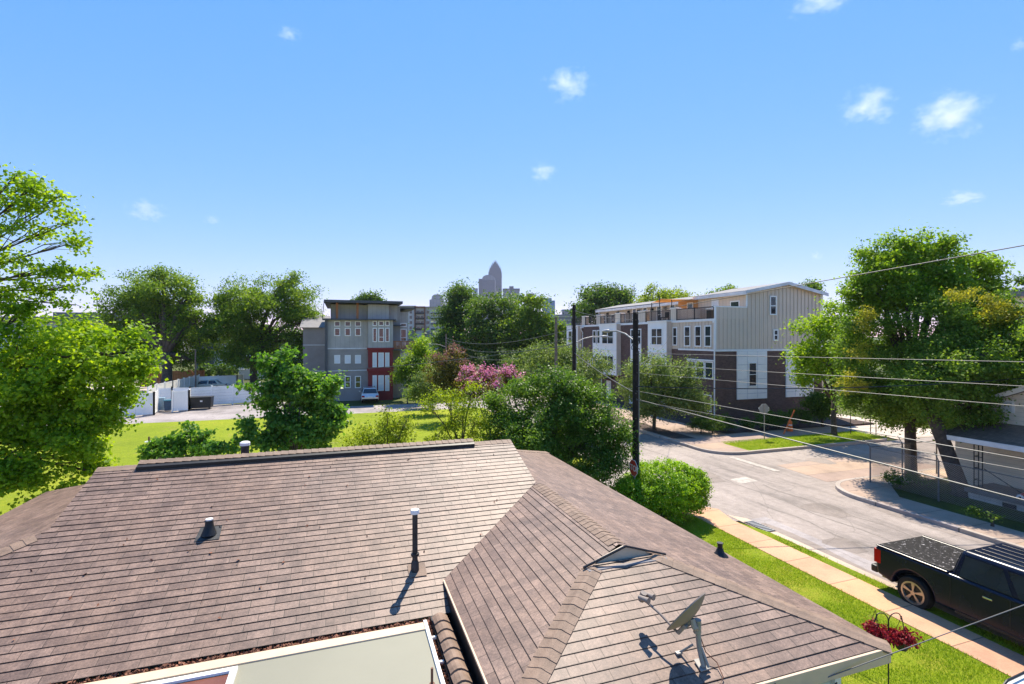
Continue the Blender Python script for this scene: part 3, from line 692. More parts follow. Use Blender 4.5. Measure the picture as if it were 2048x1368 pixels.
# ridge: black vent strip under the ridge shingles
cap_line((VL, 10.92, 0), (-3.55, 10.92, 0), 'main', 'back', 0.15)
cap_line((2.75, 10.92, 0), (VC, 10.92, 0), 'main', 'back', 0.15)
b = MB()
for sgn in (-1, 1):
    y0, y1 = 10.92 + sgn * 0.19, 10.92
    z0, z1 = ZR - 0.19 * .337, ZR
    b.add([(-3.55, y0, z0 + .004), (2.75, y0, z0 + .004), (2.75, y0, z0 + .075), (-3.55, y0, z0 + .075), (-3.55, y1, z1), (2.75, y1, z1), (2.75, y1, z1 + .08), (-3.55, y1, z1 + .08)],
          [(0, 1, 2, 3), (4, 7, 6, 5), (3, 2, 6, 7), (0, 3, 7, 4), (1, 5, 6, 2)])
hp(b, 'ridge_vent', M['black'], roof)
b = MB(); x = -3.55
while x < 2.75:
    x1 = min(2.75, x + 0.14)
    for sgn in (-1, 1):
        y0 = 10.92 + sgn * 0.115
        b.add([(x, y0, ZR - .115 * .337 + .084 + .010), (x1, y0, ZR - .115 * .337 + .084), (x1, 10.92, ZR + .09), (x, 10.92, ZR + .09 + .012)], [(0, 1, 2, 3)])
    x = x1
hp(b, 'ridge_cap', M['cap'], roof, recalc=False)
# gable ends above the side slopes
b = MB()
for xx in (VC, VL): b.add([(xx, 10.92, ZR - .01), (xx, 9.33, ZC), (xx, 12.5, ZC)], [(0, 1, 2)])
hp(b, 'gable_end', M['grille'], roof)
# small triangular gable vent on the wing
b = MB(); gy = 6.02
b.add([(VC, gy, ZC + .03), (3.10, gy, ZC - .155), (4.19, gy, ZC - .155), (VC, gy + .02, ZC + .03), (3.10, gy + .02, ZC - .155), (4.19, gy + .02, ZC - .155)], [(0, 1, 2), (3, 5, 4), (0, 3, 4, 1), (0, 2, 5, 3), (1, 4, 5, 2)])
gv = hp(b, 'gable_vent', M['grille'], roof)
b = MB(); b.box(3.04, 4.25, 5.86, 6.03, ZC - .185, ZC - .158); hp(b, 'vent_sill', M['roofgrey'], roof, bevel=.006)
b = MB()
for s in (-1, 1): b.tube([(VC, 5.96, ZC + .05), (VC + s * .64, 5.96, ZC - .15)], .016, 6)
hp(b, 'vent_trim', M['blackmetal'], roof)
# fascia, soffit, walls
b = MB(); b.box(1.40, 6.0, 4.10, 4.135, ZE - .17, ZE + .004); b.box(6.0, 6.04, 4.10, 14.6, ZE - .17, ZE + .002); b.box(-6.6, 6.0, 14.57, 14.6, ZE - .17, ZE)
b.box(-6.6, -6.57, 7.15, 14.57, ZE - .17, ZE)
hp(b, 'fascia', M['fascia'], bevel=.006)
b = MB(); b.box(1.42, 5.98, 4.14, 14.5, ZE - .165, ZE - .15); b.box(-6.55, 1.25, 6.8, 14.5, ZE - .165, ZE - .15); hp(b, 'soffit', M['fascia'])
b = MB(); b.box(1.55, 5.72, 4.55, 7.2, 0, ZE - .166); b.box(-6.2, 5.70, 7.2, 14.2, 0, ZE - .167); hp(b, 'wall', M['housewall'])
b = MB(); b.box(5.66, 5.76, 4.50, 4.60, 0, ZE - .168); hp(b, 'corner_board', M['white_old'])
# low flat roof with skylight in front of the main slope
FZ = 3.24
b = MB(); b.box(-6.0, 1.02, 2.4, 6.60, FZ - .18, FZ); fr = hp(b, 'flat_roof', M['palegreen'], bevel=.008)
b = MB(); b.box(-6.0, 1.0, 6.45, 6.62, FZ - .14, FZ + .018); hp(b, 'edge_trim', M['fascia'], fr, bevel=.008)
b = MB(); b.box(1.0, 1.045, 2.4, 6.64, FZ - .19, FZ + .032); hp(b, 'edge_trim', M['white'], fr, bevel=.006)
b = MB()
for yy in (6.25, 5.75, 5.2): b.box(1.045, 1.12, yy, yy + .03, FZ - .02, FZ + .012)
hp(b, 'bracket', M['white'], fr)
b = MB()
sx0, sx1, sy0, sy1 = -2.55, -1.13, 4.9, 6.36
b.box(sx0, sx1, sy1 - .07, sy1, FZ, FZ + .05); b.box(sx0, sx0 + .07, sy0, sy1 - .07, FZ, FZ + .05); b.box(sx1 - .07, sx1, sy0, sy1 - .07, FZ, FZ + .05); b.box(sx0, sx1, sy0 - .07, sy0, FZ, FZ + .05)
sk = hp(b, 'skylight', M['white'], fr, bevel=.005)
b = MB(); b.box(sx0 + .07, sx1 - .07, sy0, sy1 - .07, FZ + .002, FZ + .02); sk2 = hp(b, 'skylight_pane', M['amber'], fr)
b = MB(); b.box(-5.8, .9, 2.6, 6.4, 0, FZ - .18); hp(b, 'wall', M['housewall'])
# gutter filled with leaves, ledge with cap shingles and slot beside the wing, its deep shade painted black
b = MB(); b.box(-6.6, 1.20, 6.63, 6.72, FZ - .12, FZ - .05); b.box(1.05, 1.09, 2.4, 6.70, FZ - .12, FZ - .06); hp(b, 'gutter', M['rust'])
b = MB(); k = 0; yy = 2.4
while yy < 6.55:
    y1 = yy + .2
    rows = []
    for (y, l) in ((yy, .03), (y1 + .015, .008)):
        rows += [(1.11 + .20 * q, y, FZ + .03 + .07 * math.sin(math.pi * (q * .8 + .12)) + l) for q in (0, .2, .4, .6, .8, 1)]
    b.add(rows, [(i, i + 1, 7 + i, 6 + i) for i in range(5)])
    b.add([rows[i] for i in range(6)] + [(p[0], p[1], p[2] - .03) for p in rows[:6]], [(i, 6 + i, 7 + i, i + 1) for i in range(5)])
    yy = y1
hp(b, 'ledge_cap', M['cap'], roof, recalc=False)
b = MB(); b.box(1.105, 1.31, 2.4, 6.7, FZ - .18, FZ + .03); hp(b, 'ledge', M['black'], roof)
b = MB(); b.box(1.385, 1.405, 4.14, 7.27, ZE + .035, ZE + .064); hp(b, 'drip_edge', M['fascia'], roof)
b = MB(); b.box(1.312, 1.384, 2.4, 7.2, ZE - .30, ZE - .25); b.box(1.387, 1.399, 4.14, 7.25, ZE - .30, ZE + .033); hp(b, 'shade_slot', M['black'], roof)  # black boxes paint the deep shade inside the gap
n = 2600
_extra = [(-4 + 7.4 * random.random(), 7 + 3.8 * random.random()) for _ in range(70)]
P_ = np.stack([rng.uniform(-6.5, 1.1, n), rng.normal(6.675, .035, n), FZ - .04 + rng.uniform(0, .045, n)], 1)
P2 = np.stack([rng.normal(1.075, .012, 500), rng.uniform(4.0, 6.7, 500), FZ - .05 + rng.uniform(0, .04, 500)], 1)
P2[:70] = np.array([(x, y, zmain(y) + .02) for x, y in _extra])
ll = leaf_mesh('leaf_litter', np.concatenate([P_, P2]) - np.array(HO), np.concatenate([rng.normal(size=(n + 500, 3)) * .6 + np.array([0, 0, .8])]), .05, M['litter'], house, .6); ll['kind'] = 'stuff'
# plumbing vents
def on_plane(nm, px, py):
    """point where the sight line through a photo pixel meets a roof plane"""
    d = atY(px, py, 1.0); o = Vector((0, 0, H)); d = d - o
    a = planes[nm][0]; n = (planes[nm][1] - a).cross(planes[nm][2] - a)
    return o + d * ((a - o).dot(n) / d.dot(n))
q = on_plane('main', 830, 1142)
b = MB(); b.tube([q + Vector((0, 0, -.05)), q + Vector((0, 0, .9))], .040, 12); b.tube([q + Vector((0, 0, -.02)), q + Vector((0, 0, .12)), q + Vector((.0, 0, .16))], [.062, .058, .045], 12); b.tube([q + Vector((0, 0, .235)), q + Vector((0, 0, .27))], .062, 12)
vp = hp(b, 'vent_pipe', M['pipe'], roof, smooth='auto'); vp['label'] = 'tall black vent pipe with white cap'
b = MB(); b.tube([q + Vector((0, 0, .86)), q + Vector((0, 0, .885))], .066, 14); b.tube([q + Vector((0, 0, .885)), q + Vector((0, 0, .92))], [.068, .062], 14); hp(b, 'pipe_cap', M['signwhite'], roof, smooth='auto')
b = MB(); sl = -.337
b.add([(q.x - .1, q.y - .13, q.z - .13 * .337 + .018), (q.x + .16, q.y - .13, q.z - .13 * .337 + .018), (q.x + .16, q.y + .12, q.z + .12 * .337 + .018), (q.x - .1, q.y + .12, q.z + .12 * .337 + .018)], [(0, 1, 2, 3)]); hp(b, 'flashing', M['cap'], roof)
q = on_plane('main', 418, 1070)
b = MB(); b.add([(q.x - .17, q.y - .14, q.z - .14 * .337 + .02), (q.x + .17, q.y - .14, q.z - .14 * .337 + .02), (q.x + .15, q.y + .16, q.z + .16 * .337 + .02), (q.x - .15, q.y + .16, q.z + .16 * .337 + .02)], [(0, 1, 2, 3)]); hp(b, 'flashing', M['pipe'], roof)
b = MB(); b.tube([q + Vector((0, 0, 0)), q + Vector((0, .01, .08)), q + Vector((.0, .02, .15)), q + Vector((0, .02, .225))], [.115, .085, .062, .055], 14)
vb = hp(b, 'vent_boot', M['black'], roof, smooth='auto'); vb['label'] = 'squat black vent boot with white rim'
b = MB(); b.tube([q + Vector((0, .02, .225)), q + Vector((0, .02, .245))], .052, 12); hp(b, 'pipe_cap', M['signwhite'], roof)
q = on_plane('right', 1440, 1112)
b = MB(); b.tube([q, q + Vector((0, 0, .06)), q + Vector((0, 0, .13))], [.13, .07, .045], 12); b.tube([q + Vector((0, 0, .13)), q + Vector((0, 0, .2))], .04, 12); b.tube([q + Vector((0, 0, .2)), q + Vector((0, 0, .215))], .05, 12)
vb = hp(b, 'vent_boot', M['black'], roof, smooth='auto'); vb['label'] = 'small black vent near the eave'
q = ony(490, 925, 12.3); q.z = PZ['back'](q.x, q.y)
b = MB(); b.tube([q, (q.x, q.y, 4.66)], .085, 14); vp = hp(b, 'vent_pipe', M['pipe'], roof, smooth='auto'); vp['label'] = 'thick black vent pipe behind the ridge'
b = MB(); b.tube([(q.x, q.y, 4.64), (q.x, q.y, 4.70), (q.x, q.y, 4.725)], [.105, .105, .07], 14); hp(b, 'pipe_cap', M['signwhite'], roof)
b = MB(); q = atY(864, 1336, 5.4); b.tube([(q.x, q.y, FZ), (q.x, q.y - .0, q.z)], .014, 8); b.tube([(q.x, q.y, FZ), (q.x, q.y, FZ + .03)], .03, 8); hp(b, 'rusty_rod', M['rust'], fr)
# loose cable loops under the front eave
b = MB()
for i, (cx, r) in enumerate(((4.55, .07), (4.7, .09), (5.05, .06))):
    b.tube([(cx + r * math.cos(a) + .02 * i, 4.08 - .012 * k, ZE - .20 + r * .6 * math.sin(a)) for k, a in enumerate([x * .5 for x in range(14)])], .008, 5)
b.tube([(4.3, 4.09, ZE - .02), (4.32, 4.07, ZE - .18), (4.45, 4.2, ZE - .4), (4.6, 4.5, ZE - .8), (4.6, 4.53, 0.1)], .009, 5)
b.tube([(5.42, 4.52, ZE - .17), (5.42, 4.52, 0.1)], .007, 5)
hp(b, 'cable_bundle', M['wiredark'])
# ================================================================== SATELLITE DISH
q = on_plane('front', 1400, 1330); DB = Vector((q.x, q.y, q.z))
dish = thing('satellite_dish', 'taupe satellite dish on a bent mast above the front roof slope', 'satellite dish', None, DB)
def dp(b, name, m, **k):
    b.v = [tuple(Vector(p) - DB) for p in b.v]; return b.build(name, m, dish, **k)
mt = DB + Vector((-.02, .02, .44))
b = MB(); b.tube([DB + Vector((0, -.06, .02)), DB + Vector((-.005, -.02, .12)), DB + Vector((-.01, .0, .2)), mt], .028, 12); dp(b, 'mast', M['galv'], smooth='auto')
b = MB(); b.add([tuple(DB + Vector((x, y, y * .317 + .022 + dz))) for dz in (0, .012) for (x, y) in ((-.06, -.09), (.065, -.09), (.06, .04), (-.05, .04))], [(0, 3, 2, 1), (4, 5, 6, 7), (0, 1, 5, 4), (1, 2, 6, 5), (2, 3, 7, 6), (3, 0, 4, 7)])
b.tube([DB + Vector((-.14, .16, .07)), DB + Vector((-.05, .05, .2))], .013, 6); b.tube([DB + Vector((.03, -.1, .03)), DB + Vector((.0, -.02, .2))], .016, 6); b.box(DB.x - .19, DB.x - .12, DB.y + .13, DB.y + .18, DB.z + .06, DB.z + .08)
dp(b, 'foot', M['galv'], bevel=.003)
lnb = Vector((3.32, 4.99, 4.0))
dc = Vector((3.50, 4.47, 4.04))
az = Vector((-.43, .90, 0)).normalized(); el = R(36); nrm = (az * math.cos(el) + Vector((0, 0, math.sin(el)))).normalized()
sd = Vector((az.y, -az.x, 0)); upv = sd.cross(nrm); upv = upv if upv.z > 0 else -upv
b = MB(); rings = 8; seg = 36; vs = []; fs = []
for side in (0, 1):
    for i in range(rings + 1):
        rr = i / rings
        for k in range(seg):
            a = 2 * math.pi * k / seg
            vs.append(dc + sd * (.245 * rr * math.cos(a)) + upv * (.305 * rr * math.sin(a)) + nrm * (.075 * rr * rr - .0375 - side * .012))
    o0 = side * (rings + 1) * seg
    for i in range(rings):
        for k in range(seg):
            k2 = (k + 1) % seg; f = (o0 + i * seg + k, o0 + (i + 1) * seg + k, o0 + (i + 1) * seg + k2, o0 + i * seg + k2)
            fs.append(f if side == 0 else f[::-1])
o1 = rings * seg; o2 = (rings + 1) * seg + rings * seg
fs += [(o1 + k, o2 + k, o2 + (k + 1) % seg, o1 + (k + 1) % seg) for k in range(seg)]
b.add(vs, fs); dp(b, 'reflector', M['dish'], smooth='auto', recalc=False)
b = MB(); bt = dc - upv * .27 + nrm * .0
b.tube([mt + Vector((0, 0, -.06)), dc - nrm * .12 - upv * .05, dc - nrm * .05], .03, 8); b.tube([dc - nrm * .06 + sd * .07 - upv * .1, dc - nrm * .06 - sd * .07 - upv * .1], .022, 8)
b.tube([mt + Vector((0, 0, -.1)), mt + Vector((0, 0, .04))], .042, 10); b.tube([dc - nrm * .05 - upv * .02, bt - nrm * .05], .022, 6)
dp(b, 'dish_bracket', M['galv'], smooth='auto')
b = MB(); b.tube([bt - nrm * .05, bt + (lnb - bt) * .5 - Vector((0, 0, .012)), lnb - Vector((0, 0, .05))], .014, 8); dp(b, 'feed_arm', M['dish'], smooth='auto')
b = MB()
ld = (dc - lnb).normalized()
for s in (-.055, .055): b.tube([lnb - ld * .06 + sd * s, lnb + ld * .03 + sd * s, lnb + ld * .075 + sd * s], [.026, .030, .036], 10)
b.tube([lnb - ld * .07 - Vector((0, 0, .06)), lnb - ld * .03 + Vector((0, 0, .04))], .038, 8)
dp(b, 'receiver_head', M['dish'], smooth='auto')
b = MB(); b.tube([mt + Vector((.03, 0, -.12)), DB + Vector((.10, .03, .1)), DB + Vector((.17, -.06, .03)), DB + Vector((.13, -.2, -.03)), DB + Vector((.05, -.25, -.05)), DB + Vector((.3, -.5, -.13))], .006, 5); dp(b, 'cable', M['rust'])
# ================================================================== VEHICLES
def panel(b, quad, ins, thick, out):
    """thin plate inset in a quad (4 corners), offset outward"""
    c = sum(quad, Vector()) / 4
    q = [p.lerp(c, ins) for p in quad]
    b.add([p + out * .004 for p in q] + [p + out * thick for p in q], [(3, 2, 1, 0), (4, 5, 6, 7), (0, 1, 5, 4), (1, 2, 6, 5), (2, 3, 7, 6), (3, 0, 4, 7)])
def wheel(par, x, y, r, w, side, spokes=5, rimr=None):
    rimr = rimr or r * .64
    b = MB(); b.lathe((x, y, r), [(rimr * .95, -w / 2 + .01), (r * .93, -w / 2), (r, -w * .32), (r, w * .32), (r * .93, w / 2), (rimr * .95, w / 2 - .01)], 28, 'y', False)
    wh = b.build('wheel', M['rubber'], par, smooth='auto')
    yy = y + side * (w / 2 - .015)
    b = MB()
    for rr in (rimr * .93,):
        vs = []; fs = []; n = 28
        for (r_, d) in ((rimr, 0.0), (rimr, .012), (rimr * .86, .012), (rimr * .8, -.05)):
            vs += [(x + r_ * math.cos(2 * math.pi * k / n), yy + side * d, r + r_ * math.sin(2 * math.pi * k / n)) for k in range(n)]
        for i in range(3):
            fs += [(i * n + k, i * n + (k + 1) % n, (i + 1) * n + (k + 1) % n, (i + 1) * n + k) for k in range(n)]
        b.add(vs, fs)
    b.lathe((x, yy - side * .02, r), [(rimr * .2, -.025), (rimr * .22, .025)], 12, 'y')
    for k in range(spokes):
        a = 2 * math.pi * k / spokes + .3; a1, a2 = a - .30, a + .30
        c = lambda aa, rr, d: (x + rr * math.cos(aa), yy + side * d, r + rr * math.sin(aa))
        b.add([c(a1, rimr * .16, .0), c(a2, rimr * .16, .0), c(a + .17, rimr * .9, .002), c(a - .17, rimr * .9, .002), c(a1, rimr * .16, -.04), c(a2, rimr * .16, -.04), c(a + .17, rimr * .9, -.04), c(a - .17, rimr * .9, -.04)],
              [(0, 1, 2, 3), (0, 4, 5, 1), (1, 5, 6, 2), (3, 2, 6, 7), (0, 3, 7, 4)])
    b.build('rim', M['alloy'], wh)
    b = MB(); b.lathe((x, y, r), [(rimr * .9, -w * .3), (rimr * .9, w * .25)], 20, 'y'); b.build('hub_back', M['black'], wh)
def lower_body(par, prof_top, xr, xf, zb, axles, ra, hw, m, name='body', bev=.07):
    """side profile with wheel arches, extruded and rounded"""
    pts = [(xr, zb + .12)]
    for ax in sorted(axles):
        n = 10
        pts += [(ax - ra, zb)] + [(ax - ra * math.cos(math.pi * k / n), zb + .02 + ra * math.sin(math.pi * k / n)) for k in range(1, n)] + [(ax + ra, zb)]
    pts += [(xf, zb + .12)] + prof_top
    b = MB().prism(pts, -hw, hw, 'xz')
    return b.build(name, m, par, smooth='auto', bevel=bev, seg=3)
def frustum(xb0, xb1, xt0, xt1, zb, zt, wb, wt):
    return [Vector(p) for p in ((xb0, -wb, zb), (xb1, -wb, zb), (xb1, wb, zb), (xb0, wb, zb), (xt0, -wt, zt), (xt1, -wt, zt), (xt1, wt, zt), (xt0, wt, zt))]
def cabin(par, fr, m, splits, name='cab', bev=.09):
    b = MB(); b.add(fr, [(0, 3, 2, 1), (4, 5, 6, 7), (0, 1, 5, 4), (1, 2, 6, 5), (2, 3, 7, 6), (3, 0, 4, 7)])
    cab = b.build(name, m, par, smooth='auto', bevel=bev, seg=4)
    for sg, (i0, i1, j0, j1) in ((-1, (0, 1, 4, 5)), (1, (3, 2, 7, 6))):
        for (a, c) in splits:
            L = lambda p, q, t: fr[p].lerp(fr[q], t)
            qd = [L(i0, i1, a), L(i0, i1, c), L(j0, j1, c), L(j0, j1, a)]
            lo = [qd[0].lerp(qd[3], .10), qd[1].lerp(qd[2], .10), qd[1].lerp(qd[2], .84), qd[0].lerp(qd[3], .84)]
            bb = MB(); panel(bb, lo, .04, .014, Vector((0, sg, 0.25)).normalized()); bb.build('side_window', M['glass'], par)
    for (q, out, nm) in (((1, 2, 6, 5), Vector((.8, 0, .6)), 'windscreen'), ((3, 0, 4, 7), Vector((-.8, 0, .6)), 'rear_window')):
        qd = [fr[k] for k in q]; qd = [qd[0].lerp(qd[3], .12), qd[1].lerp(qd[2], .12), qd[1].lerp(qd[2], .88), qd[0].lerp(qd[3], .88)]
        bb = MB(); panel(bb, qd, .08, .014, out.normalized()); bb.build(nm, M['glass'], par)
    return cab
def pickup(name, label, loc, rz):
    t = thing(name, label, 'pickup truck', None, loc, rz)
    ax = (-1.96, 1.72); hw = .98
    lower_body(t, [(2.92, .95), (2.86, 1.12), (1.35, 1.24), (1.2, 1.28), (-2.90, 1.28), (-2.94, 1.15), (-2.90, .75)], -2.88, 2.9, .42, ax, .50, hw, M['paintblack'], bev=.06)
    fr = frustum(-1.14, 1.62, -.98, .72, 1.22, 1.90, .94, .76)
    cabin(t, fr, M['paintblack'], ((.06, .46), (.49, .98)))
    b = MB()
    for k in range(5): b.box(-.84, .55, -.52 + k * .26 - .025, -.52 + k * .26 + .025, 1.902, 1.916)
    b.build('roof_rib', M['paintblack'], t, bevel=.008)
    b = MB(); b.prism([(-2.87, -.86), (-1.17, -.86), (-1.17, .86), (-2.87, .86)], 1.285, 1.325, 'xy'); b.build('bed_cover', M['tonneau'], t, bevel=.015)
    b = MB()
    for s in (-1, 1): b.box(-2.90, -1.16, s * .93 - .05, s * .93 + .05, 1.282, 1.318)
    b.build('bed_rail', M['paintblack'], t, bevel=.018)
    for s in (-1, 1):
        b = MB(); b.box(-2.955, -2.76, s * .90 - .085 if s < 0 else s * .90 - .08, s * .90 + .08 if s < 0 else s * .90 + .085, .82, 1.20); b.build('tail_light', M['redlens'], t, bevel=.02)
    b = MB(); b.box(-3.08, -2.90, -.93, .93, .50, .70); b.build('bumper', M['black'], t, bevel=.04)
    b = MB(); b.tube([(-2.95, -.62, .36), (-2.2, -.62, .38)], .038, 10); b.build('exhaust', M['galv'], t); b = MB(); b.box(-3.15, -2.6, -.05, .05, .38, .48); b.build('tow_hitch', M['black'], t)
    b = MB(); b.box(-1.0, 1.3, -.985, -.95, .40, .47); b.box(-1.0, 1.3, .95, .985, .40, .47); b.build('side_step', M['black'], t, bevel=.01)
    for s in (-1, 1):
        for x in (-.35, .62):
            b = MB(); b.box(x - .09, x + .09, s * .985 - .012, s * .985 + .02 * (1 if s > 0 else 1), 1.04, 1.075); b.build('door_handle', M['chrome'], t, bevel=.006)
        b = MB(); b.box(1.02, 1.16, s * 1.10 - .10, s * 1.10 + .10, 1.26, 1.46); b.build('mirror', M['paintblack'], t, bevel=.03)
        b = MB()
        for x in (-1.10, .06, 1.22): b.box(x - .006, x + .006, s * .981 - .003, s * .981 + .003, .55, 1.2)
        b.build('door_seam', M['black'], t)
        for x in ax: wheel(t, x, s * .84, .405, .27, s, 5, .285)
    b = MB(); b.box(-2.4, 2.4, -.7, .7, .35, .5); b.build('chassis', M['black'], t)
    return t
def car(name, label, cat, loc, rz, m, suv=False, L=4.6, h=1.45):
    t = thing(name, label, cat, None, loc, rz); hw = .90; ax = (-L * .285, L * .30); xr, xf = -L / 2, L / 2
    bz = .92 if not suv else 1.0
    lower_body(t, [(xf, .62), (xf - .12, .74), (xf - 1.15, bz - .02), (xr + (.05 if suv else .55), bz + .02), (xr + .03, bz - .05), (xr, .6)], xr, xf, .24, ax, .37, hw, m, bev=.09)
    fr = frustum(xr + (.12 if suv else .62), xf - 1.05, xr + (.42 if suv else 1.25), xf - 1.85, bz - .03, h, .84, .62)
    cabin(t, fr, m, ((.10, .46), (.50, .93)), bev=.10)
    for s in (-1, 1):
        b = MB(); b.box(xr - .012, xr + .16, s * .72 - .15, s * .72 + .15, .66, .84); b.build('tail_light', M['redlens'], t, bevel=.03)
        b = MB(); b.box(xf - .2, xf + .005, s * .68 - .16, s * .68 + .16, .56, .68); b.build('headlight', M['chrome'], t, bevel=.03)
        b = MB(); b.box(xf - 1.65, xf - 1.5, s * 1.0 - .09, s * 1.0 + .09, bz, bz + .13); b.build('mirror', m, t, bevel=.03)
        for x in ax: wheel(t, x, s * .78, .335, .21, s, 5)
    b = MB(); b.box(xr - .02, xr + .01, -.26, .26, .62, .75); b.build('number_plate', M['signwhite'], t)
    b = MB(); b.box(xr - .03, xr + .1, -.82, .82, .34, .50); b.build('bumper', M['black'] if suv else m, t, bevel=.04)
    if suv:
        b = MB()
        for s in (-1, 1): b.tube([(xr + .6, s * .56, h + .02), (xr + .7, s * .56, h + .06), (xf - 2.1, s * .56, h + .06), (xf - 2.0, s * .56, h + .01)], .018, 6)
        b.build('roof_rail', M['blackmetal'], t)
    return t
pickup('pickup_truck', 'black pickup truck with sun glints painted on its bed cover parked beside the kerb', (15.02, 7.05, -.05), R(-90))
q = atz(740, 806, -.05)
car('silver_car', 'silver hatchback parked outside the grey apartment building', 'car', (q.x, q.y + 1.8, -.05), R(90), M['paintsilver'], True, 4.3, 1.62)
q = atY(413, 778, 66); car('cream_car', 'cream sedan parked behind the long white fence', 'car', (q.x, q.y, 0.05), R(182), M['paintcream'], False, 4.8, 1.45)
car('white_car', 'white hatchback at the bottom corner of the front lawn', 'car', (11.3, 4.42, .03), R(4), M['paintwhite'], True, 4.5, 1.62)
q = atz(556, 782, 0); car('white_car', 'white car half hidden behind the broad-leaved tree', 'car', (q.x + .5, q.y + 3, 0), R(170), M['paintwhite'], False, 4.5, 1.45)
q = atY(862, 772, 70); car('white_car', 'white car glimpsed through the shrubs by the crape myrtles', 'car', (q.x, q.y, 0), R(185), M['paintwhite'], False, 4.5, 1.5)
# ================================================================== BRICK TOWNHOUSE BLOCK
TX, TY, TE = 28.7, 33.3, 60.7
town = thing('townhouse_block', 'four storey brick and beige townhouse block with roof decks', 'townhouses', None, (TX, TY, 0))
def tp(b, name, m, parent=town, **k):
    b.v = [tuple(Vector(p) - Vector((TX, TY, 0))) for p in b.v]; return b.build(name, m, parent, **k)
def twin(fm, *a, **k): 
    f2 = lambda s_, z, d: tuple(Vector(fm(s_, z, d)) - Vector((TX, TY, 0)))
    return window(town, f2, *a, **k)
BZ, DZ = 6.0, 8.55
b = MB(); b.box(TX, 40.3, TY, TE, -.3, BZ); tp(b, 'brick_wall', M['brick'])
b = MB(); b.box(TX + .02, 40.28, TY + .02, TE, BZ, DZ)
tp(b, 'upper_wall', M['beige'])
# gabled top storey along the back of the decks
b = MB(); gp = [(31.95, DZ), (40.2, DZ), (40.2, 10.9), (36.1, 11.65), (31.95, 10.85)]
b.prism(gp, TY + .03, TY + 6.2, 'xz'); tp(b, 'top_storey', M['beige'])
b = MB(); b.prism([(33.0, DZ), (40.2, DZ), (40.2, 10.7), (36.1, 11.35), (33.0, 10.72)], TY + 6.2, TE, 'xz'); tp(b, 'top_storey', M['tan'])
b = MB(); b.box(40.3, 41.9, TY + 1.2, TE, -.3, 10.7); tp(b, 'rear_wing', M['beige'])
b = MB()
for (y0, y1, xl, xr_, off) in ((TY - .35, TY + 6.3, 31.6, 40.6, 0), (TY + 6.31, TE + .3, 32.5, 40.6, -.28)):
    z = lambda x: (11.65 - (36.1 - x) * (.8 / 4.15) if x < 36.1 else 11.65 - (x - 36.1) * (.75 / 4.1)) + off
    b.prism([(xl, z(xl)), (36.1, z(36.1)), (xr_, z(xr_)), (xr_, z(xr_) + .16), (36.1, z(36.1) + .16), (xl, z(xl) + .16)], y0, y1, 'xz')
tp(b, 'roof', M['roofgrey'])
b = MB()
for (xa, xb) in ((31.55, 36.1), (36.1, 40.65)):
    za, zb_ = [(11.65 - abs(36.1 - x) * .19) for x in (xa, xb)]
    b.add([(xa, TY - .38, za - .1), (xb, TY - .38, zb_ - .1), (xb, TY - .38, zb_ + .17), (xa, TY - .38, za + .17), (xa, TY - .33, za - .1), (xb, TY - .33, zb_ - .1), (xb, TY - .33, zb_ + .17), (xa, TY - .33, za + .17)],
          [(0, 1, 2, 3), (7, 6, 5, 4), (0, 4, 5, 1), (1, 5, 6, 2), (2, 6, 7, 3), (3, 7, 4, 0)])
b.box(31.5, 31.58, TY - .38, TY + 6.3, 10.62, 10.90); b.box(32.42, 32.5, TY + 6.3, TE, 10.45, 10.72)
tp(b, 'eave_trim', M['white_old'])
# deck parapet on the end wall, deck floor edge
b = MB(); b.box(TX, 31.95, TY, TY + .12, DZ, 9.52); tp(b, 'parapet', M['beige'])
b = MB(); b.box(TX - .04, 31.95, TY - .04, TY + .16, 9.52, 9.62); b.box(TX - .05, TX + .07, TY - .05, TY + .07, BZ + .02, 9.52); b.box(TX - .05, 40.33, TY - .05, TY - .002, BZ - .10, BZ + .06)
b.box(TX - .06, TX - .002, TY + .07, TE, DZ - .16, DZ + .04); b.box(TX - .05, TX - .002, TY + .05, 38.0, BZ - .08, BZ + .06); b.box(40.2, 40.34, TY - .06, TY - .002, BZ + .07, 10.8)
b.box(31.86, 31.99, TY - .03, TY + .025, 9.64, 10.8)
tp(b, 'white_trim', M['white'])
# battens on the end wall
b = MB(); x = TX + .4
while x < 40.1:
    zt = 9.5 if x < 31.95 else (11.5 - abs(36.1 - x) * .19)
    b.box(x - .014, x + .014, TY - .014, TY + .02, BZ + .07, zt); x += .42
tp(b, 'battens', M['beige'])
b = MB(); y = TY + .4
while y < 38.0: b.box(TX - .014, TX + .02, y - .014, y + .014, BZ + .07, DZ - .17); y += .42
tp(b, 'battens', M['beige'])
# white panels low on the end wall
for (x0, x1, wz) in ((30.86, 34.0, (32.0, 32.85)), (36.1, 39.25, (37.1, 38.0))):
    b = MB(); b.box(x0, x1, TY - .09, TY - .001, 1.9, BZ - .11); pn = tp(b, 'white_panel', M['whitepanel'])
    b = MB()
    for z in (2.35, 3.55, 4.75, 5.45): b.box(x0 + .05, x1 - .05, TY - .105, TY - .091, z, z + .05)
    for x in (x0 + 1.02, x1 - 1.05): b.box(x, x + .05, TY - .104, TY - .091, 1.95, BZ - .13)
    tp(b, 'panel_battens', M['white_old'], pn)
    twin(FS(TY - .105), wz[0], wz[1], 2.95, 4.95, (.5,), m=M['white'])
twin(FS(TY), 34.35, 35.1, 8.95, 10.6, (.48,), w=.11); twin(FS(TY), 34.75, 35.3, 6.75, 7.75, (.5,), w=.12)
f2 = FS(TY + 1.2); twin(f2, 40.75, 41.6, 8.9, 10.1, (.5,), w=.1)
twin(FW(31.95), TY + .8, TY + 1.9, 9.45, 10.2, (), w=.09, g=M['glass2'])
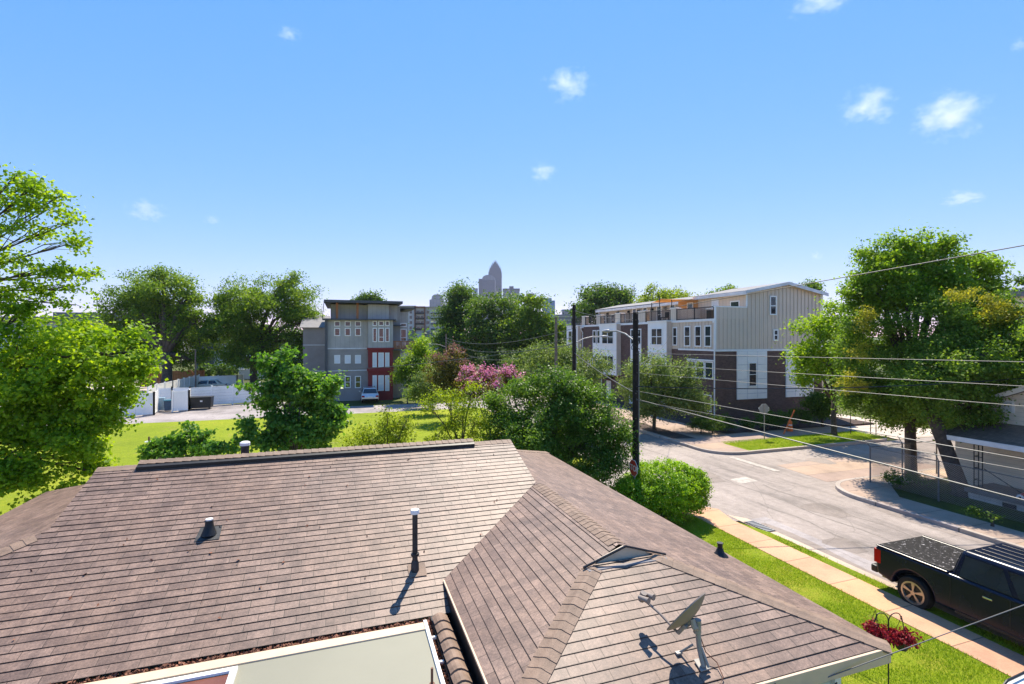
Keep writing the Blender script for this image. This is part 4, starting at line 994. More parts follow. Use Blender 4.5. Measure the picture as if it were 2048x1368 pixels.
# street front: corner unit
for k, y in enumerate((33.72, 34.95, 36.35)): twin(FW(TX), y, y + .82, 6.25, 8.05, (.5,), w=.1, g=M['glass2'] if k == 0 else M['glass'])
for (y0, y1) in ((33.5, 34.5), (34.56, 35.6), (35.66, 36.7)): twin(FW(TX), y0, y1, 3.6, 5.05, (.62,), w=.09, g=M['glass2'])
b = MB(); b.fbox(FW(TX), 33.4, 36.8, 5.08, 5.2, 0, .12); tp(b, 'lintel', M['white'])
for (y0, y1) in ((33.7, 34.6), (35.6, 36.5)): twin(FW(TX), y0, y1, .9, 2.3, (.5,), w=.08)
# other units along the street
segs = [(39.0, 42.0, 'bay'), (42.0, 47.9, 'brick'), (47.9, 51.7, 'bay'), (51.7, 57.4, 'brick'), (57.4, 60.7, 'bay')]
for (y0, y1, kind) in segs:
    if kind == 'bay':
        b = MB(); b.box(TX - .55, TX - .001, y0, y1, 2.9, DZ - .02); bay = tp(b, 'bay', M['whitepanel'])
        b = MB(); b.box(TX - .56, TX - .02, y0 - .02, y0 - .001, 2.9, DZ - .04); tp(b, 'bay_side', M['beige'], bay)
        b = MB(); b.box(TX - .62, TX, y0 - .05, y1 + .05, DZ - .02, DZ + .08); b.box(TX - .6, TX - .551, y0, y1, BZ - .4, BZ - .3); tp(b, 'bay_trim', M['white'], bay)
        for zz in (6.3, 3.4): twin(FW(TX - .55), y0 + .6, y1 - .6, zz, zz + 1.65, (.5,), (.5,), w=.1)
    else:
        b = MB(); b.box(TX - .02, TX + .01, y0, y1, BZ - .02, DZ - .17); tp(b, 'brick_wall', M['brick'])
        for (a, c) in ((y0 + .7, y0 + 1.55), (y0 + 1.75, y0 + 2.6)) if y0 > 50 else ((y0 + 1.9, y0 + 2.75), (y0 + 3.0, y0 + 3.9)):
            twin(FW(TX - .02), a, c, 6.3, 7.95, (.5,), w=.12)
        b = MB(); b.box(TX - .07, TX - .021, y0 + (1.9 if y0 < 50 else .7), y0 + (3.9 if y0 < 50 else 2.6), 4.6, 6.3); tp(b, 'white_panel', M['whitepanel'])
        for a in (y0 + .8, y0 + 2.6): twin(FW(TX), a, a + 1.3, 3.2, 4.5, (.5,), (.5,), w=.1)
twin(FW(TX + .02), 38.2, 38.85, 6.3, 8.0, (.5,), w=.1)
for y in (40.0, 45.2, 50.0, 55.4):
    b = MB(); b.fbox(FW(TX), y, y + 1.0, 0, 2.15, 0, .05); tp(b, 'front_door', M['white'])
    b = MB(); b.fbox(FW(TX), y - .5, y + 1.5, 2.45, 2.6, 0, 1.1); tp(b, 'door_canopy', M['blackmetal'])
# downspouts with curved hoppers
for y in (TY - .03, 41.9, 44.6, 52.0, 56.9):
    b = MB(); xx = TX - .10
    b.tube([(xx - .25 if y > 34 else xx, y, DZ - .25), (xx - .25 if y > 34 else xx, y, DZ - .5), (xx, y, DZ - .85), (xx, y, .2)], .055, 8); b.box(xx - .3 if y > 34 else xx - .1, xx + .08, y - .12, y + .12, DZ - .3, DZ - .12)
    tp(b, 'downspout', M['white'])
# deck railings, dividers and back-wall doors
for i, (y0, y1) in enumerate(((TY + .2, 38.3), (39.2, 43.2), (44.6, 48.0), (49.2, 52.5), (53.6, 56.4), (57.4, 60.4))):
    b = MB(); b.box(TX + .02, TX + .07, y0, y1, DZ + 1.0, DZ + 1.06); b.box(TX + .02, TX + .07, y0, y1, DZ + .1, DZ + .14)
    y = y0
    while y <= y1: b.box(TX + .03, TX + .055, y - .012, y + .012, DZ + .05, DZ + 1.0); y += .11
    for y in (y0, (y0 + y1) / 2, y1): b.box(TX + .01, TX + .08, y - .03, y + .03, DZ, DZ + 1.1)
    tp(b, 'railing', M['blackmetal'])
for i, (y0, y1) in enumerate(((38.35, 39.15), (43.25, 44.55), (48.05, 49.1), (52.55, 53.5), (56.45, 57.3))):
    b = MB(); b.box(TX + .0, TX + (.5 if i else 2.6), y0, y1, DZ + .03, DZ + 1.15); tp(b, 'deck_pier', M['beige'])
    b = MB(); b.box(TX - .03, TX + .53, y0 - .04, y1 + .04, DZ + 1.15, DZ + 1.22); tp(b, 'pier_cap', M['white'])
b = MB(); b.box(31.9, 33.02, 39.4, 42.3, DZ, 10.75); tp(b, 'top_storey', M['orangewall'])
xw = 33.0
for y in (44.2, 46.6, 49.3, 51.5, 54.0, 56.6, 58.8):
    twin(FW(xw), y, y + .9, DZ + .05, DZ + 2.0 if y < 53 else DZ + 1.5, (.5,), w=.1, g=M['glass2'] if y < 50 else M['glass'])
    b = MB(); b.fbox(FW(xw), y + 1.5, y + 1.75, DZ + 1.5, DZ + 1.75, 0, .25); tp(b, 'wall_lamp', M['black'])
twin(FW(31.9), 40.0, 40.9, DZ + .05, DZ + 1.9, (.5,), w=.1, g=M['glass2']); twin(FW(31.9), 42.1, 42.7, DZ + 1.1, DZ + 1.55, (), w=.07)
twin(FW(31.95), 36.6, 37.5, DZ + .05, DZ + 2.0, (), w=.1, g=M['blind'])
# orange shade sail over a deck
sl = thing('shade_sail', 'orange shade sail stretched over a townhouse roof deck', 'shade sail', None, (30.5, 40.5, DZ))
b = MB(); pts = [(TX + .3, 39.4, 2.05), (TX + .3, 42.6, 1.95), (31.8, 42.8, 2.1), (31.8, 39.2, 2.1)]
gv_ = []; nn = 8
for i in range(nn + 1):
    for j in range(nn + 1):
        u_, w_ = i / nn, j / nn
        p = (Vector(pts[0]) * (1 - u_) + Vector(pts[1]) * u_) * (1 - w_) + (Vector(pts[3]) * (1 - u_) + Vector(pts[2]) * u_) * w_
        p.z += .22 * (1 - abs(2 * u_ - 1)) * (1 - w_ * .5); gv_.append((p.x - 30.5, p.y - 40.5, p.z))
b.add(gv_, [(i * (nn + 1) + j, i * (nn + 1) + j + 1, (i + 1) * (nn + 1) + j + 1, (i + 1) * (nn + 1) + j) for i in range(nn) for j in range(nn)])
o = b.build('cloth', M['sail'], sl, smooth=True)
b = MB()
for p in pts[:2] + [(TX + .1, 41.0, 2.5)]: b.tube([(p[0] - 30.5, p[1] - 40.5, 0), (p[0] - 30.5, p[1] - 40.5, p[2])], .04, 8)
b.build('post', M['black'], sl)
# things on the decks
def patio_set(x, y, label):
    t = thing('patio_chair', label, 'patio chair', None, (x, y, DZ + .05))
    b = MB(); b.box(-.3, .3, -.3, .3, .36, .44); b.box(.22, .3, -.3, .3, .44, .95); b.build('seat', M['black'], t, bevel=.02)
    for sx in (-.26, .26):
        for sy in (-.26, .26): MB().box(sx - .03, sx + .03, sy - .03, sy + .03, -.05, .36).build('leg', M['black'], t)
patio_set(29.8, 41.6, 'black patio chair behind the railing under the orange sail')
patio_set(29.7, 46.6, 'black patio chair on the deck left of the orange sail')
t = thing('covered_grill', 'covered grill with a pale lid on the corner roof deck', 'grill', None, (29.6, 34.6, DZ + .04))
b = MB(); b.box(-.45, .45, -.3, .3, 0, .75); b.build('cart', M['black'], t, bevel=.03); b = MB(); b.box(-.5, .5, -.35, .35, .75, .92); b.build('lid', M['white_old'], t, bevel=.07)
# ================================================================== GREY APARTMENT BUILDING
q = atz(655, 800, 0); GX0, GY = -18.85, 59.6
grey = thing('apartment_building', 'blue grey three storey apartment building with dark red window bay', 'apartment building', None, (GX0, GY, 0))
gx = lambda px, Y=GY: ony(px, 700, Y).x
gz = lambda px, py, Y=GY: ony(px, py, Y).z
def gb(b, name, m, parent=grey, **k):
    b.v = [tuple(Vector(p) - Vector((GX0, GY, 0))) for p in b.v]; return b.build(name, m, parent, **k)
def gwin(fm, *a, **k):
    return window(grey, lambda s_, z, d: tuple(Vector(fm(s_, z, d)) - Vector((GX0, GY, 0))), *a, **k)
xL, xB0, xB1, xR = gx(655), gx(736), gx(785), gx(800)
z1, zT = gz(700, 697), gz(700, 640)
b = MB(); b.box(xL, xB0, GY, GY + 12, -.2, z1); gb(b, 'lower_wall', M['greysid'])
b = MB(); b.box(xL, xB0, GY + .01, GY + 12, z1, zT); gb(b, 'upper_wall', M['greysid2'])
b = MB(); b.box(xL + .3, xR - .2, GY + 1.0, GY + 12, zT, gz(700, 608)); gb(b, 'clerestory_wall', M['greysid2'])
b = MB(); b.box(xB0 - .01, xB1, GY - .7, GY + .5, gz(760, 697), gz(760, 640) + .0); gb(b, 'bay', M['greysid2'])
b = MB(); b.box(xB0, xB1 - .4, GY + .1, GY + 2, zT + .12, gz(760, 609)); gb(b, 'bay_tower', M['greysid2'])
b = MB(); b.box(xB0, xB1, GY - .5, GY + .5, -.2, gz(760, 697)); gb(b, 'red_bay', M['redsid'])
b = MB(); b.box(xB0 - .12, xB1 + .1, GY - .75, GY + .45, gz(760, 737) - .25, gz(760, 737) + .1); b.box(xB0 - .12, xB1 + .1, GY - .78, GY + .45, gz(760, 697) - .12, gz(760, 697) + .1); gb(b, 'red_band', M['redsid'])
b = MB(); b.box(xB1, xR + .15, GY + 1.2, GY + 12, -.2, gz(790, 612)); gb(b, 'side_wall', M['greysid'])
b = MB(); b.box(xR + .15, xR + 1.2, GY + 2.0, GY + 12, -.2, gz(800, 622)); gb(b, 'side_wall', M['greysid2'])
b = MB(); b.box(xL - .35, xR + .25, GY - .7, GY + 12.4, gz(700, 606), gz(700, 601)); b.box(xL - .55, xB0 - .13, GY - .45, GY + 1.0, zT - .02, zT + .14); b.box(xB0 - .13, xB1 + .3, GY - 1.1, GY + 1.0, zT - .02, zT + .12)
b.box(xR - .1, xR + 2.0, GY + 1.4, GY + 12.4, gz(800, 616), gz(800, 613)); b.box(xB1, xR + .5, GY + .7, GY + 1.3, gz(790, 651) - .05, gz(790, 651) + .1)
gb(b, 'roof', M['greyroof'])
b = MB(); b.add([(xL - .35, GY - .68, gz(700, 601) - .01), (xL - .55, GY - .68, zT + .1), (xL - .55, GY + 1.0, zT + .1), (xL - .35, GY + 1.0, gz(700, 601) - .01)], [(0, 1, 2, 3)]); b.box(xL - .28, xL - .001, GY - .3, GY + 4, -.1, zT); gb(b, 'end_fin', M['greyroof'], recalc=False)
b = MB()
for px in (674, 715): b.box(gx(px) - .12, gx(px) + .12, GY - .05, GY + .16, zT + .14, gz(700, 606))
gb(b, 'wood_post', M['wood'])
b = MB(); b.box(xL - .02, xB0 - .02, GY - .04, GY - .001, z1 - .06, z1 + .06); b.box(xL - .02, xB0 - .02, GY - .03, GY - .001, gz(700, 741) - .05, gz(700, 741) + .05); gb(b, 'belt_trim', M['white_old'])
for px in (674.5, 695.5, 716):
    a, c = gx(px - 6), gx(px + 6)
    gwin(FS(GY), a, c, gz(px, 672), gz(px, 656), w=.09); gwin(FS(GY), a, c, gz(px, 653), gz(px, 642.5), w=.08)
    gwin(FS(GY), a, c, gz(px, 727), gz(px, 710), w=.06, g=M['blind']); gwin(FS(GY), a, c, gz(px, 776), gz(px, 752), (.5,), w=.09, g=M['glass2'])
for (p0, p1) in ((744.5, 753), (756, 767), (769.5, 778)):
    a, c = gx(p0), gx(p1)
    gwin(FS(GY - .7), a, c, gz(p0, 684), gz(p0, 656), (.35,) if p0 == 756 else (), w=.09); gwin(FS(GY - .7), a, c, gz(p0, 652), gz(p0, 642), w=.09)
    gwin(FS(GY - .5), a, c, gz(p0, 734), gz(p0, 705), w=.09, g=M['blind']); gwin(FS(GY - .5), a, c, gz(p0, 781), gz(p0, 750), (.45,) if p0 == 756 else (), w=.09, g=M['blind'])
gwin(FS(GY + 2.0), xR + .25, xR + 1.0, gz(800, 683), gz(800, 657), (.3,), w=.09); gwin(FS(GY + 2), xR + .25, xR + 1.0, gz(800, 653), gz(800, 645), w=.09); gwin(FS(GY + 2.0), xR + .25, xR + 1.1, gz(800, 726), gz(800, 707), w=.09, g=M['blind'])
b = MB(); x0, x1 = xB1 - .05, gx(832); zb = gz(800, 698); b.box(x0, x1, GY - .6, GY + 1.2, zb - .15, zb); dk = gb(b, 'balcony', M['greyroof'])
b = MB(); b.box(x0, x1, GY - .62, GY - .56, zb + .85, zb + .95); b.box(x1 - .06, x1, GY - .56, GY + 1.2, zb + .85, zb + .95); b.box(x0, x1, GY - .60, GY - .57, zb + .02, zb + .08)
x = x0
while x < x1: b.box(x, x + .10, GY - .605, GY - .575, zb + .08, zb + .85); x += .15
y = GY - .5
while y < GY + 1.2: b.box(x1 - .04, x1 - .01, y, y + .1, zb + .08, zb + .85); y += .15
gb(b, 'balcony_railing', M['wood'], dk)
b = MB(); b.tube([(x1 - .15, GY - .5, -.1), (x1 - .15, GY - .5, zb - .15)], .09, 8); gb(b, 'balcony_post', M['black'], dk)
for (dx) in (.7, 1.4):
    t = thing('patio_chair', 'white patio chair on the orange balcony, nearer its left end' if dx < 1 else 'white patio chair on the orange balcony, nearer its right end', 'patio chair', None, (x0 + dx, GY + .0, zb + .01))
    b = MB(); b.box(-.22, .22, -.2, .2, .38, .44); b.box(-.22, .22, .16, .22, .44, .9)
    for sx in (-.2, .2):
        for sy in (-.17, .17): b.box(sx - .02, sx + .02, sy - .02, sy + .02, 0, .38)
    b.build('frame', M['white'], t)
# neighbouring long grey block on the left of it
t = thing('grey_block', 'grey gabled block standing behind the dark red bay building on its left', 'apartment building', None, (-24, 68, 0))
b = MB(); X0, X1 = gx(606, 68) + 24, gx(657, 68) + 24; b.box(X0, X1, 0, 14, -.2, gz(630, 655, 68)); b.build('wall', M['greysid'], t)
zz0, zz1 = gz(630, 655, 68), gz(630, 627, 68)
b = MB(); b.add([(X0 - .4, -.4, zz0), (X1, -.4, zz0), (X1, 7, zz1), (X0 - .4, 7, zz1), (X0 - .4, 14.4, zz0), (X1, 14.4, zz0)], [(0, 1, 2, 3), (3, 2, 5, 4), (0, 3, 4), (1, 5, 2)]); b.build('roof', M['roofgrey'], t)
b = MB(); b.box(X0 - .02, X1, -.04, -.001, gz(630, 690, 68) - .05, gz(630, 690, 68) + .05); b.box(X0, X1, -.04, -.001, gz(630, 742, 68) - .05, gz(630, 742, 68) + .05); b.build('belt_trim', M['white_old'], t)
# ================================================================== HOUSE ACROSS THE STREET (right edge)
rh = thing('house', 'beige lap-sided house with a porch behind the two-trunked yard trees', 'house', None, (27.5, 11.0, 0))
RO = Vector((27.5, 11.0, 0))
def rp(b, name, m, parent=rh, **k):
    b.v = [tuple(Vector(p) - RO) for p in b.v]; return b.build(name, m, parent, **k)
b = MB(); b.prism([(15.75, -.2), (6.25, -.2), (6.25, 3.5), (11.0, 5.75), (15.75, 3.5)], 27.5, 42, 'yz'); rp(b, 'wall', M['sidingR'])
b = MB(); b.prism([(16.1, 3.34), (11.0, 5.76), (5.9, 3.34), (5.9, 3.5), (11.0, 5.94), (16.1, 3.5)], 27.1, 42.3, 'yz'); rf = rp(b, 'roof', M['roofgrey'])
b = MB()
for s in (1, -1):
    e = 11.0 + s * 5.12
    b.add([(27.06, e, 3.30), (27.06, 11.0, 5.74), (27.06, 11.0, 5.95), (27.06, e, 3.51), (27.095, e, 3.30), (27.095, 11.0, 5.74), (27.095, 11.0, 5.95), (27.095, e, 3.51)], [(0, 1, 2, 3), (7, 6, 5, 4), (0, 4, 5, 1), (1, 5, 6, 2), (2, 6, 7, 3), (3, 7, 4, 0)])
rp(b, 'barge_board', M['white'], rf)
g1 = onx(2014, 813, 27.45); g2 = onx(2024, 804, 27.45)
b = MB(); fm = FW(27.5); yc, zc = g1.y, g1.z
b.fbox(fm, yc - .23, yc + .23, zc - .26, zc + .26, 0, .04); gvt = rp(b, 'gable_vent', M['white'])
b = MB()
for k in range(7): b.fbox(fm, yc - .17, yc + .17, zc - .2 + k * .06, zc - .165 + k * .06, .035, .06)
rp(b, 'louvre', M['white_old'], gvt)
b = MB(); b.box(25.55, 27.5, 7.0, 14.3, .35, .53); rp(b, 'porch_floor', M['porchfloor'])
b = MB(); b.box(25.62, 25.9, 7.0, 14.2, 0, .35); b.box(25.9, 27.5, 14.0, 14.2, 0, .35); rp(b, 'porch_base', M['cblock'])
b = MB(); b.box(25.60, 25.62, 12.55, 13.0, .1, .27); rp(b, 'crawl_vent', M['black'])
# porch roof: shallow shed with pale fascia
b = MB(); b.add([(25.2, 15.1, 2.72), (25.2, 6.5, 2.72), (27.6, 6.5, 3.28), (27.6, 15.1, 3.28), (25.2, 15.1, 2.62), (25.2, 6.5, 2.62), (27.6, 6.5, 3.18), (27.6, 15.1, 3.18)], [(0, 1, 2, 3), (7, 6, 5, 4), (0, 4, 5, 1), (1, 5, 6, 2), (2, 6, 7, 3), (3, 7, 4, 0)]); pr = rp(b, 'porch_roof', M['roofbrown'])
b = MB(); b.box(25.12, 25.2, 6.5, 15.15, 2.54, 2.74); b.box(25.2, 27.5, 15.1, 15.16, 2.55, 2.72); rp(b, 'porch_fascia', M['white_old'], pr)
b = MB(); b.box(25.3, 27.5, 6.6, 15.0, 2.5, 2.54); rp(b, 'porch_ceiling', M['white_old'], pr)
b = MB()
for (x, y) in ((25.75, 14.05), (25.75, 13.75), (26.05, 14.05), (25.75, 9.5), (25.75, 9.2)): b.box(x - .015, x + .015, y - .015, y + .015, .53, 2.55)
for z in (.9, 1.4, 1.9, 2.4): b.box(25.74, 25.76, 13.75, 14.05, z, z + .025); b.box(25.75, 26.05, 14.04, 14.06, z, z + .025)
rp(b, 'porch_post', M['blackmetal'])
b = MB(); b.tube([(25.75, 13.7, 1.45), (25.75, 12.4, .75)], .02, 6); rp(b, 'handrail', M['blackmetal'])
wf = lambda s_, z, d: tuple(Vector(FW(27.5)(s_, z, d)) - RO)
window(rh, wf, 10.6, 12.2, 1.15, 2.4, (), (.5,), w=.08, label='double window under the porch roof'); window(rh, wf, 8.0, 9.6, 1.15, 2.4, (), (.5,), w=.08)
mw = thing('lawn_mower', 'red push lawn mower on the porch across the street', 'lawn mower', None, (25.95, 12.15, .53), R(100))
b = MB(); b.prism([(-.34, .12), (-.30, .26), (-.1, .30), (.2, .30), (.36, .24), (.40, .12)], -.24, .24, 'xz'); b.build('deck', M['mower'], mw, bevel=.03)
b = MB(); b.lathe((.05, 0, 0), [(.15, .30), (.15, .40), (.08, .44)], 12); b.build('engine', M['mower'], mw)
for sx in (-.3, .34):
    for sy in (-.28, .28):
        b = MB(); b.lathe((sx, sy, .11), [(.10, -.03), (.11, -.02), (.11, .02), (.10, .03)], 16, 'y'); w_ = b.build('wheel', M['signwhite'], mw); b = MB(); b.lathe((sx, sy, .11), [(.04, -.04), (.04, .04)], 10, 'y'); b.build('hub', M['black'], w_)
b = MB()
for sy in (-.2, .2): b.tube([(-.3, sy, .2), (-1.0, sy, .95)], .014, 6)
b.tube([(-1.0, -.2, .95), (-1.0, .2, .95)], .014, 6); b.tube([(-.65, -.2, .57), (-.65, .2, .57)], .01, 6); b.build('handle', M['black'], mw)
# chain link fence round the corner yard
cf = thing('chain_link_fence', 'chain link fence with angled top arms round the corner yard', 'fence', None, (23.9, 17.2, .08))
cp = [(23.9, 7.9), (23.9, 11.1), (23.9, 14.3), (23.9, 17.2), (26.1, 17.2), (28.6, 17.2), (31.2, 17.2), (33.8, 17.2)]
for i, (x, y) in enumerate(cp):
    b = MB(); x -= 23.9; y -= 17.2; b.tube([(x, y, 0), (x, y, 1.72)], .032, 8)
    dx, dy = (-.22, 0) if i < 3 else (0, .22) if i > 3 else (-.2, .2)
    if i in (0, 1, 2): dx, dy = -.05, .12
    b.tube([(x, y, 1.72), (x + dx, y + dy, 2.06)], .02, 6); b.build('fence_post', M['fencesteel'], cf)
b = MB()
for (p, q_) in zip(cp[:-1], cp[1:]): b.tube([(p[0] - 23.9, p[1] - 17.2, 1.70), (q_[0] - 23.9, q_[1] - 17.2, 1.70)], .02, 6)
b.build('top_rail', M['fencesteel'], cf)
b = MB()
for (p, q_) in zip(cp[:-1], cp[1:]):
    a, c = (p[0] - 23.9, p[1] - 17.2), (q_[0] - 23.9, q_[1] - 17.2); b.add([(a[0], a[1], .05), (c[0], c[1], .05), (c[0], c[1], 1.68), (a[0], a[1], 1.68)], [(0, 1, 2, 3)])
b.build('wire_mesh', M['chain'], cf, recalc=False)
# ================================================================== POLES, WIRES, SIGNS
def streetpole(name, label, base, h, r, m='pole', arm=None, armz=None, arml=2.0, group='street light poles', cat='utility pole', extra=True):
    t = thing(name, label, cat, group, base)
    b = MB(); b.tube([(0, 0, -.2), (0, 0, h * .5), (0, 0, h)], [r, r * .92, r * .8], 12); b.build('pole', M[m], t, smooth='auto')
    if arm is not None:
        d = Vector((math.cos(arm), math.sin(arm), 0)); z = armz
        b = MB(); b.tube([d * r * .8 + Vector((0, 0, z - .25)), d * (arml * .35) + Vector((0, 0, z + .02)), d * (arml * .65) + Vector((0, 0, z + .14)), d * arml + Vector((0, 0, z + .14))], .032, 8)
        a_ = b.build('lamp_arm', M['metalgrey'], t, smooth='auto')
        b = MB(); e = d * arml; s_ = Vector((-d.y, d.x, 0)); vs = []; prof = ((0, .05, .06), (.10, .12, .09), (.30, .15, .09), (.46, .11, .05), (.54, .03, .02))
        n = 10; b2 = []
        for (q_, w_, hh) in prof:
            for k in range(n):
                a = 2 * math.pi * k / n; b2.append(e + d * (q_ - .08) + s_ * (w_ * math.cos(a)) + Vector((0, 0, z + .14 + hh * math.sin(a) * (1 if math.sin(a) > 0 else .7))))
        fs = [(i * n + k, i * n + (k + 1) % n, (i + 1) * n + (k + 1) % n, (i + 1) * n + k) for i in range(len(prof) - 1) for k in range(n)] + [tuple(range(n))[::-1], tuple(range((len(prof) - 1) * n, len(prof) * n))]
        b.add(b2, fs); b.build('lamp_head', M['metalgrey'], a_, smooth='auto')
    if extra:
        b = MB()
        for k in range(5):
            z = h - .35 - k * .42; b.lathe((r * 1.1 * math.cos(.6), r * 1.1 * math.sin(.6) - r * .4, z), [(.045, -.06), (.06, 0), (.045, .06)], 8)
        b.build('insulator', M['metalgrey'], t)
        b = MB(); b.tube([(-r * 1.2, 0, h - 3.0 + .25 * math.sin(x)) if False else (r * 1.25 * math.cos(x * .7), r * 1.25 * math.sin(x * .7), h - 1.2 - .25 * abs(math.sin(x * .6))) for x in range(10)], .012, 5); b.build('cable_loop', M['wiredark'], t)
        b = MB(); b.tube([(r * .9, -r * .5, .3), (r * .85, -r * .5, h - 1.5)], .02, 6); b.build('conduit', M['metalgrey'], t)
    return t
B1 = atY(1271, 900, 19.6); B1.z = 0
streetpole('utility_pole', 'tall dark utility pole rising through the round hedge at the corner', B1, 8.0, .130, 'pole', R(92), 7.15, 2.0)
B2 = atY(1148, 900, 31.0); B2.z = 0
streetpole('utility_pole', 'dark pole with a lamp arm before the far end of the brick townhouses', B2, 9.05, .13, 'pole', R(0), 6.95, 2.0)
B3 = atY(1112, 900, 33.5); B3.z = 0
streetpole('utility_pole', 'bare weathered light brown pole left of the lamp pole by the townhouses', B3, 8.4, .115, 'polelight', extra=False)
B4 = atY(892, 800, 70); B4.z = 0
streetpole('utility_pole', 'distant grey pole with a curved lamp above the bronze crape myrtle', B4, 7.6, .12, 'polelight', R(160), 6.0, 2.2, extra=False)
B5 = Vector((13.6, -10, 0)); 
streetpole('utility_pole', 'utility pole further down the street behind the viewpoint', B5, 9.0, .15, 'pole', extra=False)
B6 = atY(311, 800, 55); B6.z = 0; streetpole('utility_pole', 'thin pole left of the big elm trunk behind the white fence', B6, 5.2, .10, 'polelight', extra=False)
B7 = atY(447, 790, 95); B7.z = 0; streetpole('utility_pole', 'pale pole beside the white shop building', B7, 8.4, .16, 'polelight', extra=False)
B8 = atY(391, 790, 62); B8.z = 0; streetpole('utility_pole', 'thin pole standing just left of the cream sedan', B8, 5.6, .10, 'polelight', extra=False)
B9 = Vector((24.0, 1.0, 0)); streetpole('utility_pole', 'utility pole across the street outside the picture', B9, 8.0, .15, 'pole', extra=False)
def wire(p, q_, sag, r, label, m='wire', n=14):
    p, q_ = Vector(p), Vector(q_)
    b = MB(); b.tube([p.lerp(q_, i / n) - Vector((0, 0, sag * 4 * (i / n) * (1 - i / n))) for i in range(n + 1)], r, 5)
    return tag(b.build('power_line', M[m], None), label, 'power line', 'overhead lines')
z1_ = lambda y: H - (y - HY) / F * 19.6
A = lambda z, k=0: (B1.x + .12 * (1 if k % 2 else -1) * 0.6, B1.y - .17, z)
S = lambda z, k=0: (B5.x + .1 * k, B5.y, z)
def to_south(py1, pxr, pyr, Yr=10.0):
    """second span end: continue through a sighted point to the next pole down the street"""
    p = Vector((B1.x, B1.y, z1_(py1))); r = atY(pxr, pyr, Yr); t = (B5.y - p.y) / (r.y - p.y); return (B5.x, B5.y, p.z + (r.z - p.z) * t)
wire(A(z1_(628)), to_south(628, 2048, 505), .02, .011, 'thin top wire climbing from the corner pole across the yard trees')
for py1, pyr, lb in ((706, 718, 'upper of three level wires crossing the yard trees to the right edge'), (728, 763, 'middle of three level wires crossing the yard trees to the right edge'), (745, 800, 'lowest of three level wires crossing the yard trees to the right edge')):
    wire(A(z1_(py1)), to_south(py1, 2048, pyr), .03, .0072, lb)
wire(A(z1_(797)), to_south(797, 2048, 969), .06, .017, 'thick pale cable sloping down right across the street corner')
wire(A(z1_(781)), to_south(781, 2048, 896), .04, .011, 'pale wire sloping right just above the thick cable')
wire(A(z1_(800)), to_south(800, 2048, 917), .04, .008, 'faint thin wire sloping right between the two pale cables')
wire(A(z1_(772)), (27.4, 12.6, 5.4), .25, .020, 'twisted black service cable from the corner pole to the beige house', 'wiredark')
wire((B2.x, B2.y, 6.1), A(z1_(786)), .12, .018, 'cable from the lamp pole by the townhouses to the corner pole')
wire((B2.x, B2.y, 8.7), A(7.7), .1, .010, 'top wire between the two dark poles')
wire((B2.x, B2.y, 6.6), (gx(653), GY - .3, gz(653, 741)), .25, .022, 'pale service wire from the lamp pole to the grey apartment building')
for k, (za, zb_, sg) in enumerate(((7.0, 7.6, .9), (6.7, 7.1, 1.3), (6.4, 6.7, 1.7))):
    wire((B4.x, B4.y, za), (B2.x, B2.y, zb_), sg, .016, ('highest', 'middle', 'lowest')[k] + ' of three drooping wires in front of the dark oak crowns')
wire((B2.x, B2.y, 6.0), (TX, 52, 5.2), .5, .014, 'drooping service wire from the lamp pole to the townhouses')
wire((B1.x, B1.y - .1, 5.9), (TX, 39.2, 7.2), .3, .012, 'thin service wire from the corner pole to the townhouse bay')
e = Vector((5.05, 4.1, ZE - .12)); w2 = atY(2048, 1210, 6.1); d_ = (w2 - e); t_ = (B9.x - e.x) / d_.x
wire(e, e + d_ * t_, -.0, .006, 'service wire from the front eave rising over the pickup truck', 'wire')
wire((4.65, 4.1, ZE - .14), (5.6, 3.2, ZE - .55), .01, .006, 'thin cable hanging below the front eave', 'wiredark')
b = MB(); 
# stop sign
def octagon(c, nrm, r, th):
    n_ = Vector(nrm).normalized(); s_ = Vector((-n_.y, n_.x, 0)); u_ = Vector((0, 0, 1)); vs = []
    for d in (0, th):
        for k in range(8):
            a = R(22.5 + 45 * k); vs.append(Vector(c) + s_ * r * math.cos(a) + u_ * r * math.sin(a) + n_ * d)
    return vs, [tuple(range(8))[::-1], tuple(range(8, 16))] + [(k, (k + 1) % 8, 8 + (k + 1) % 8, 8 + k) for k in range(8)]
def lettering(txt, c, nrm, size, m, par, name='lettering'):
    cu = bpy.data.curves.new(name, 'FONT'); cu.body = txt; cu.size = size; cu.align_x = 'CENTER'; cu.align_y = 'CENTER'; cu.extrude = .002; cu.offset = size * .012
    o = bpy.data.objects.new(name, cu); COL.objects.link(o); cu.materials.append(m)
    n_ = Vector(nrm).normalized(); s_ = Vector((-n_.y, n_.x, 0)); u_ = Vector((0, 0, 1))
    o.matrix_world = Matrix(((s_.x, u_.x, n_.x, c[0]), (s_.y, u_.y, n_.y, c[1]), (s_.z, u_.z, n_.z, c[2]), (0, 0, 0, 1)))
    dg = bpy.context.evaluated_depsgraph_get(); me = bpy.data.meshes.new_from_object(o.evaluated_get(dg)); mo = bpy.data.objects.new(name, me); mo.matrix_world = o.matrix_world.copy()
    COL.objects.link(mo); bpy.data.objects.remove(o); mo.parent = par; mo.matrix_parent_inverse = Matrix.Translation(-par.location) if par.type == 'EMPTY' else par.matrix_world.inverted()
    if not me.materials: me.materials.append(m)
    return mo
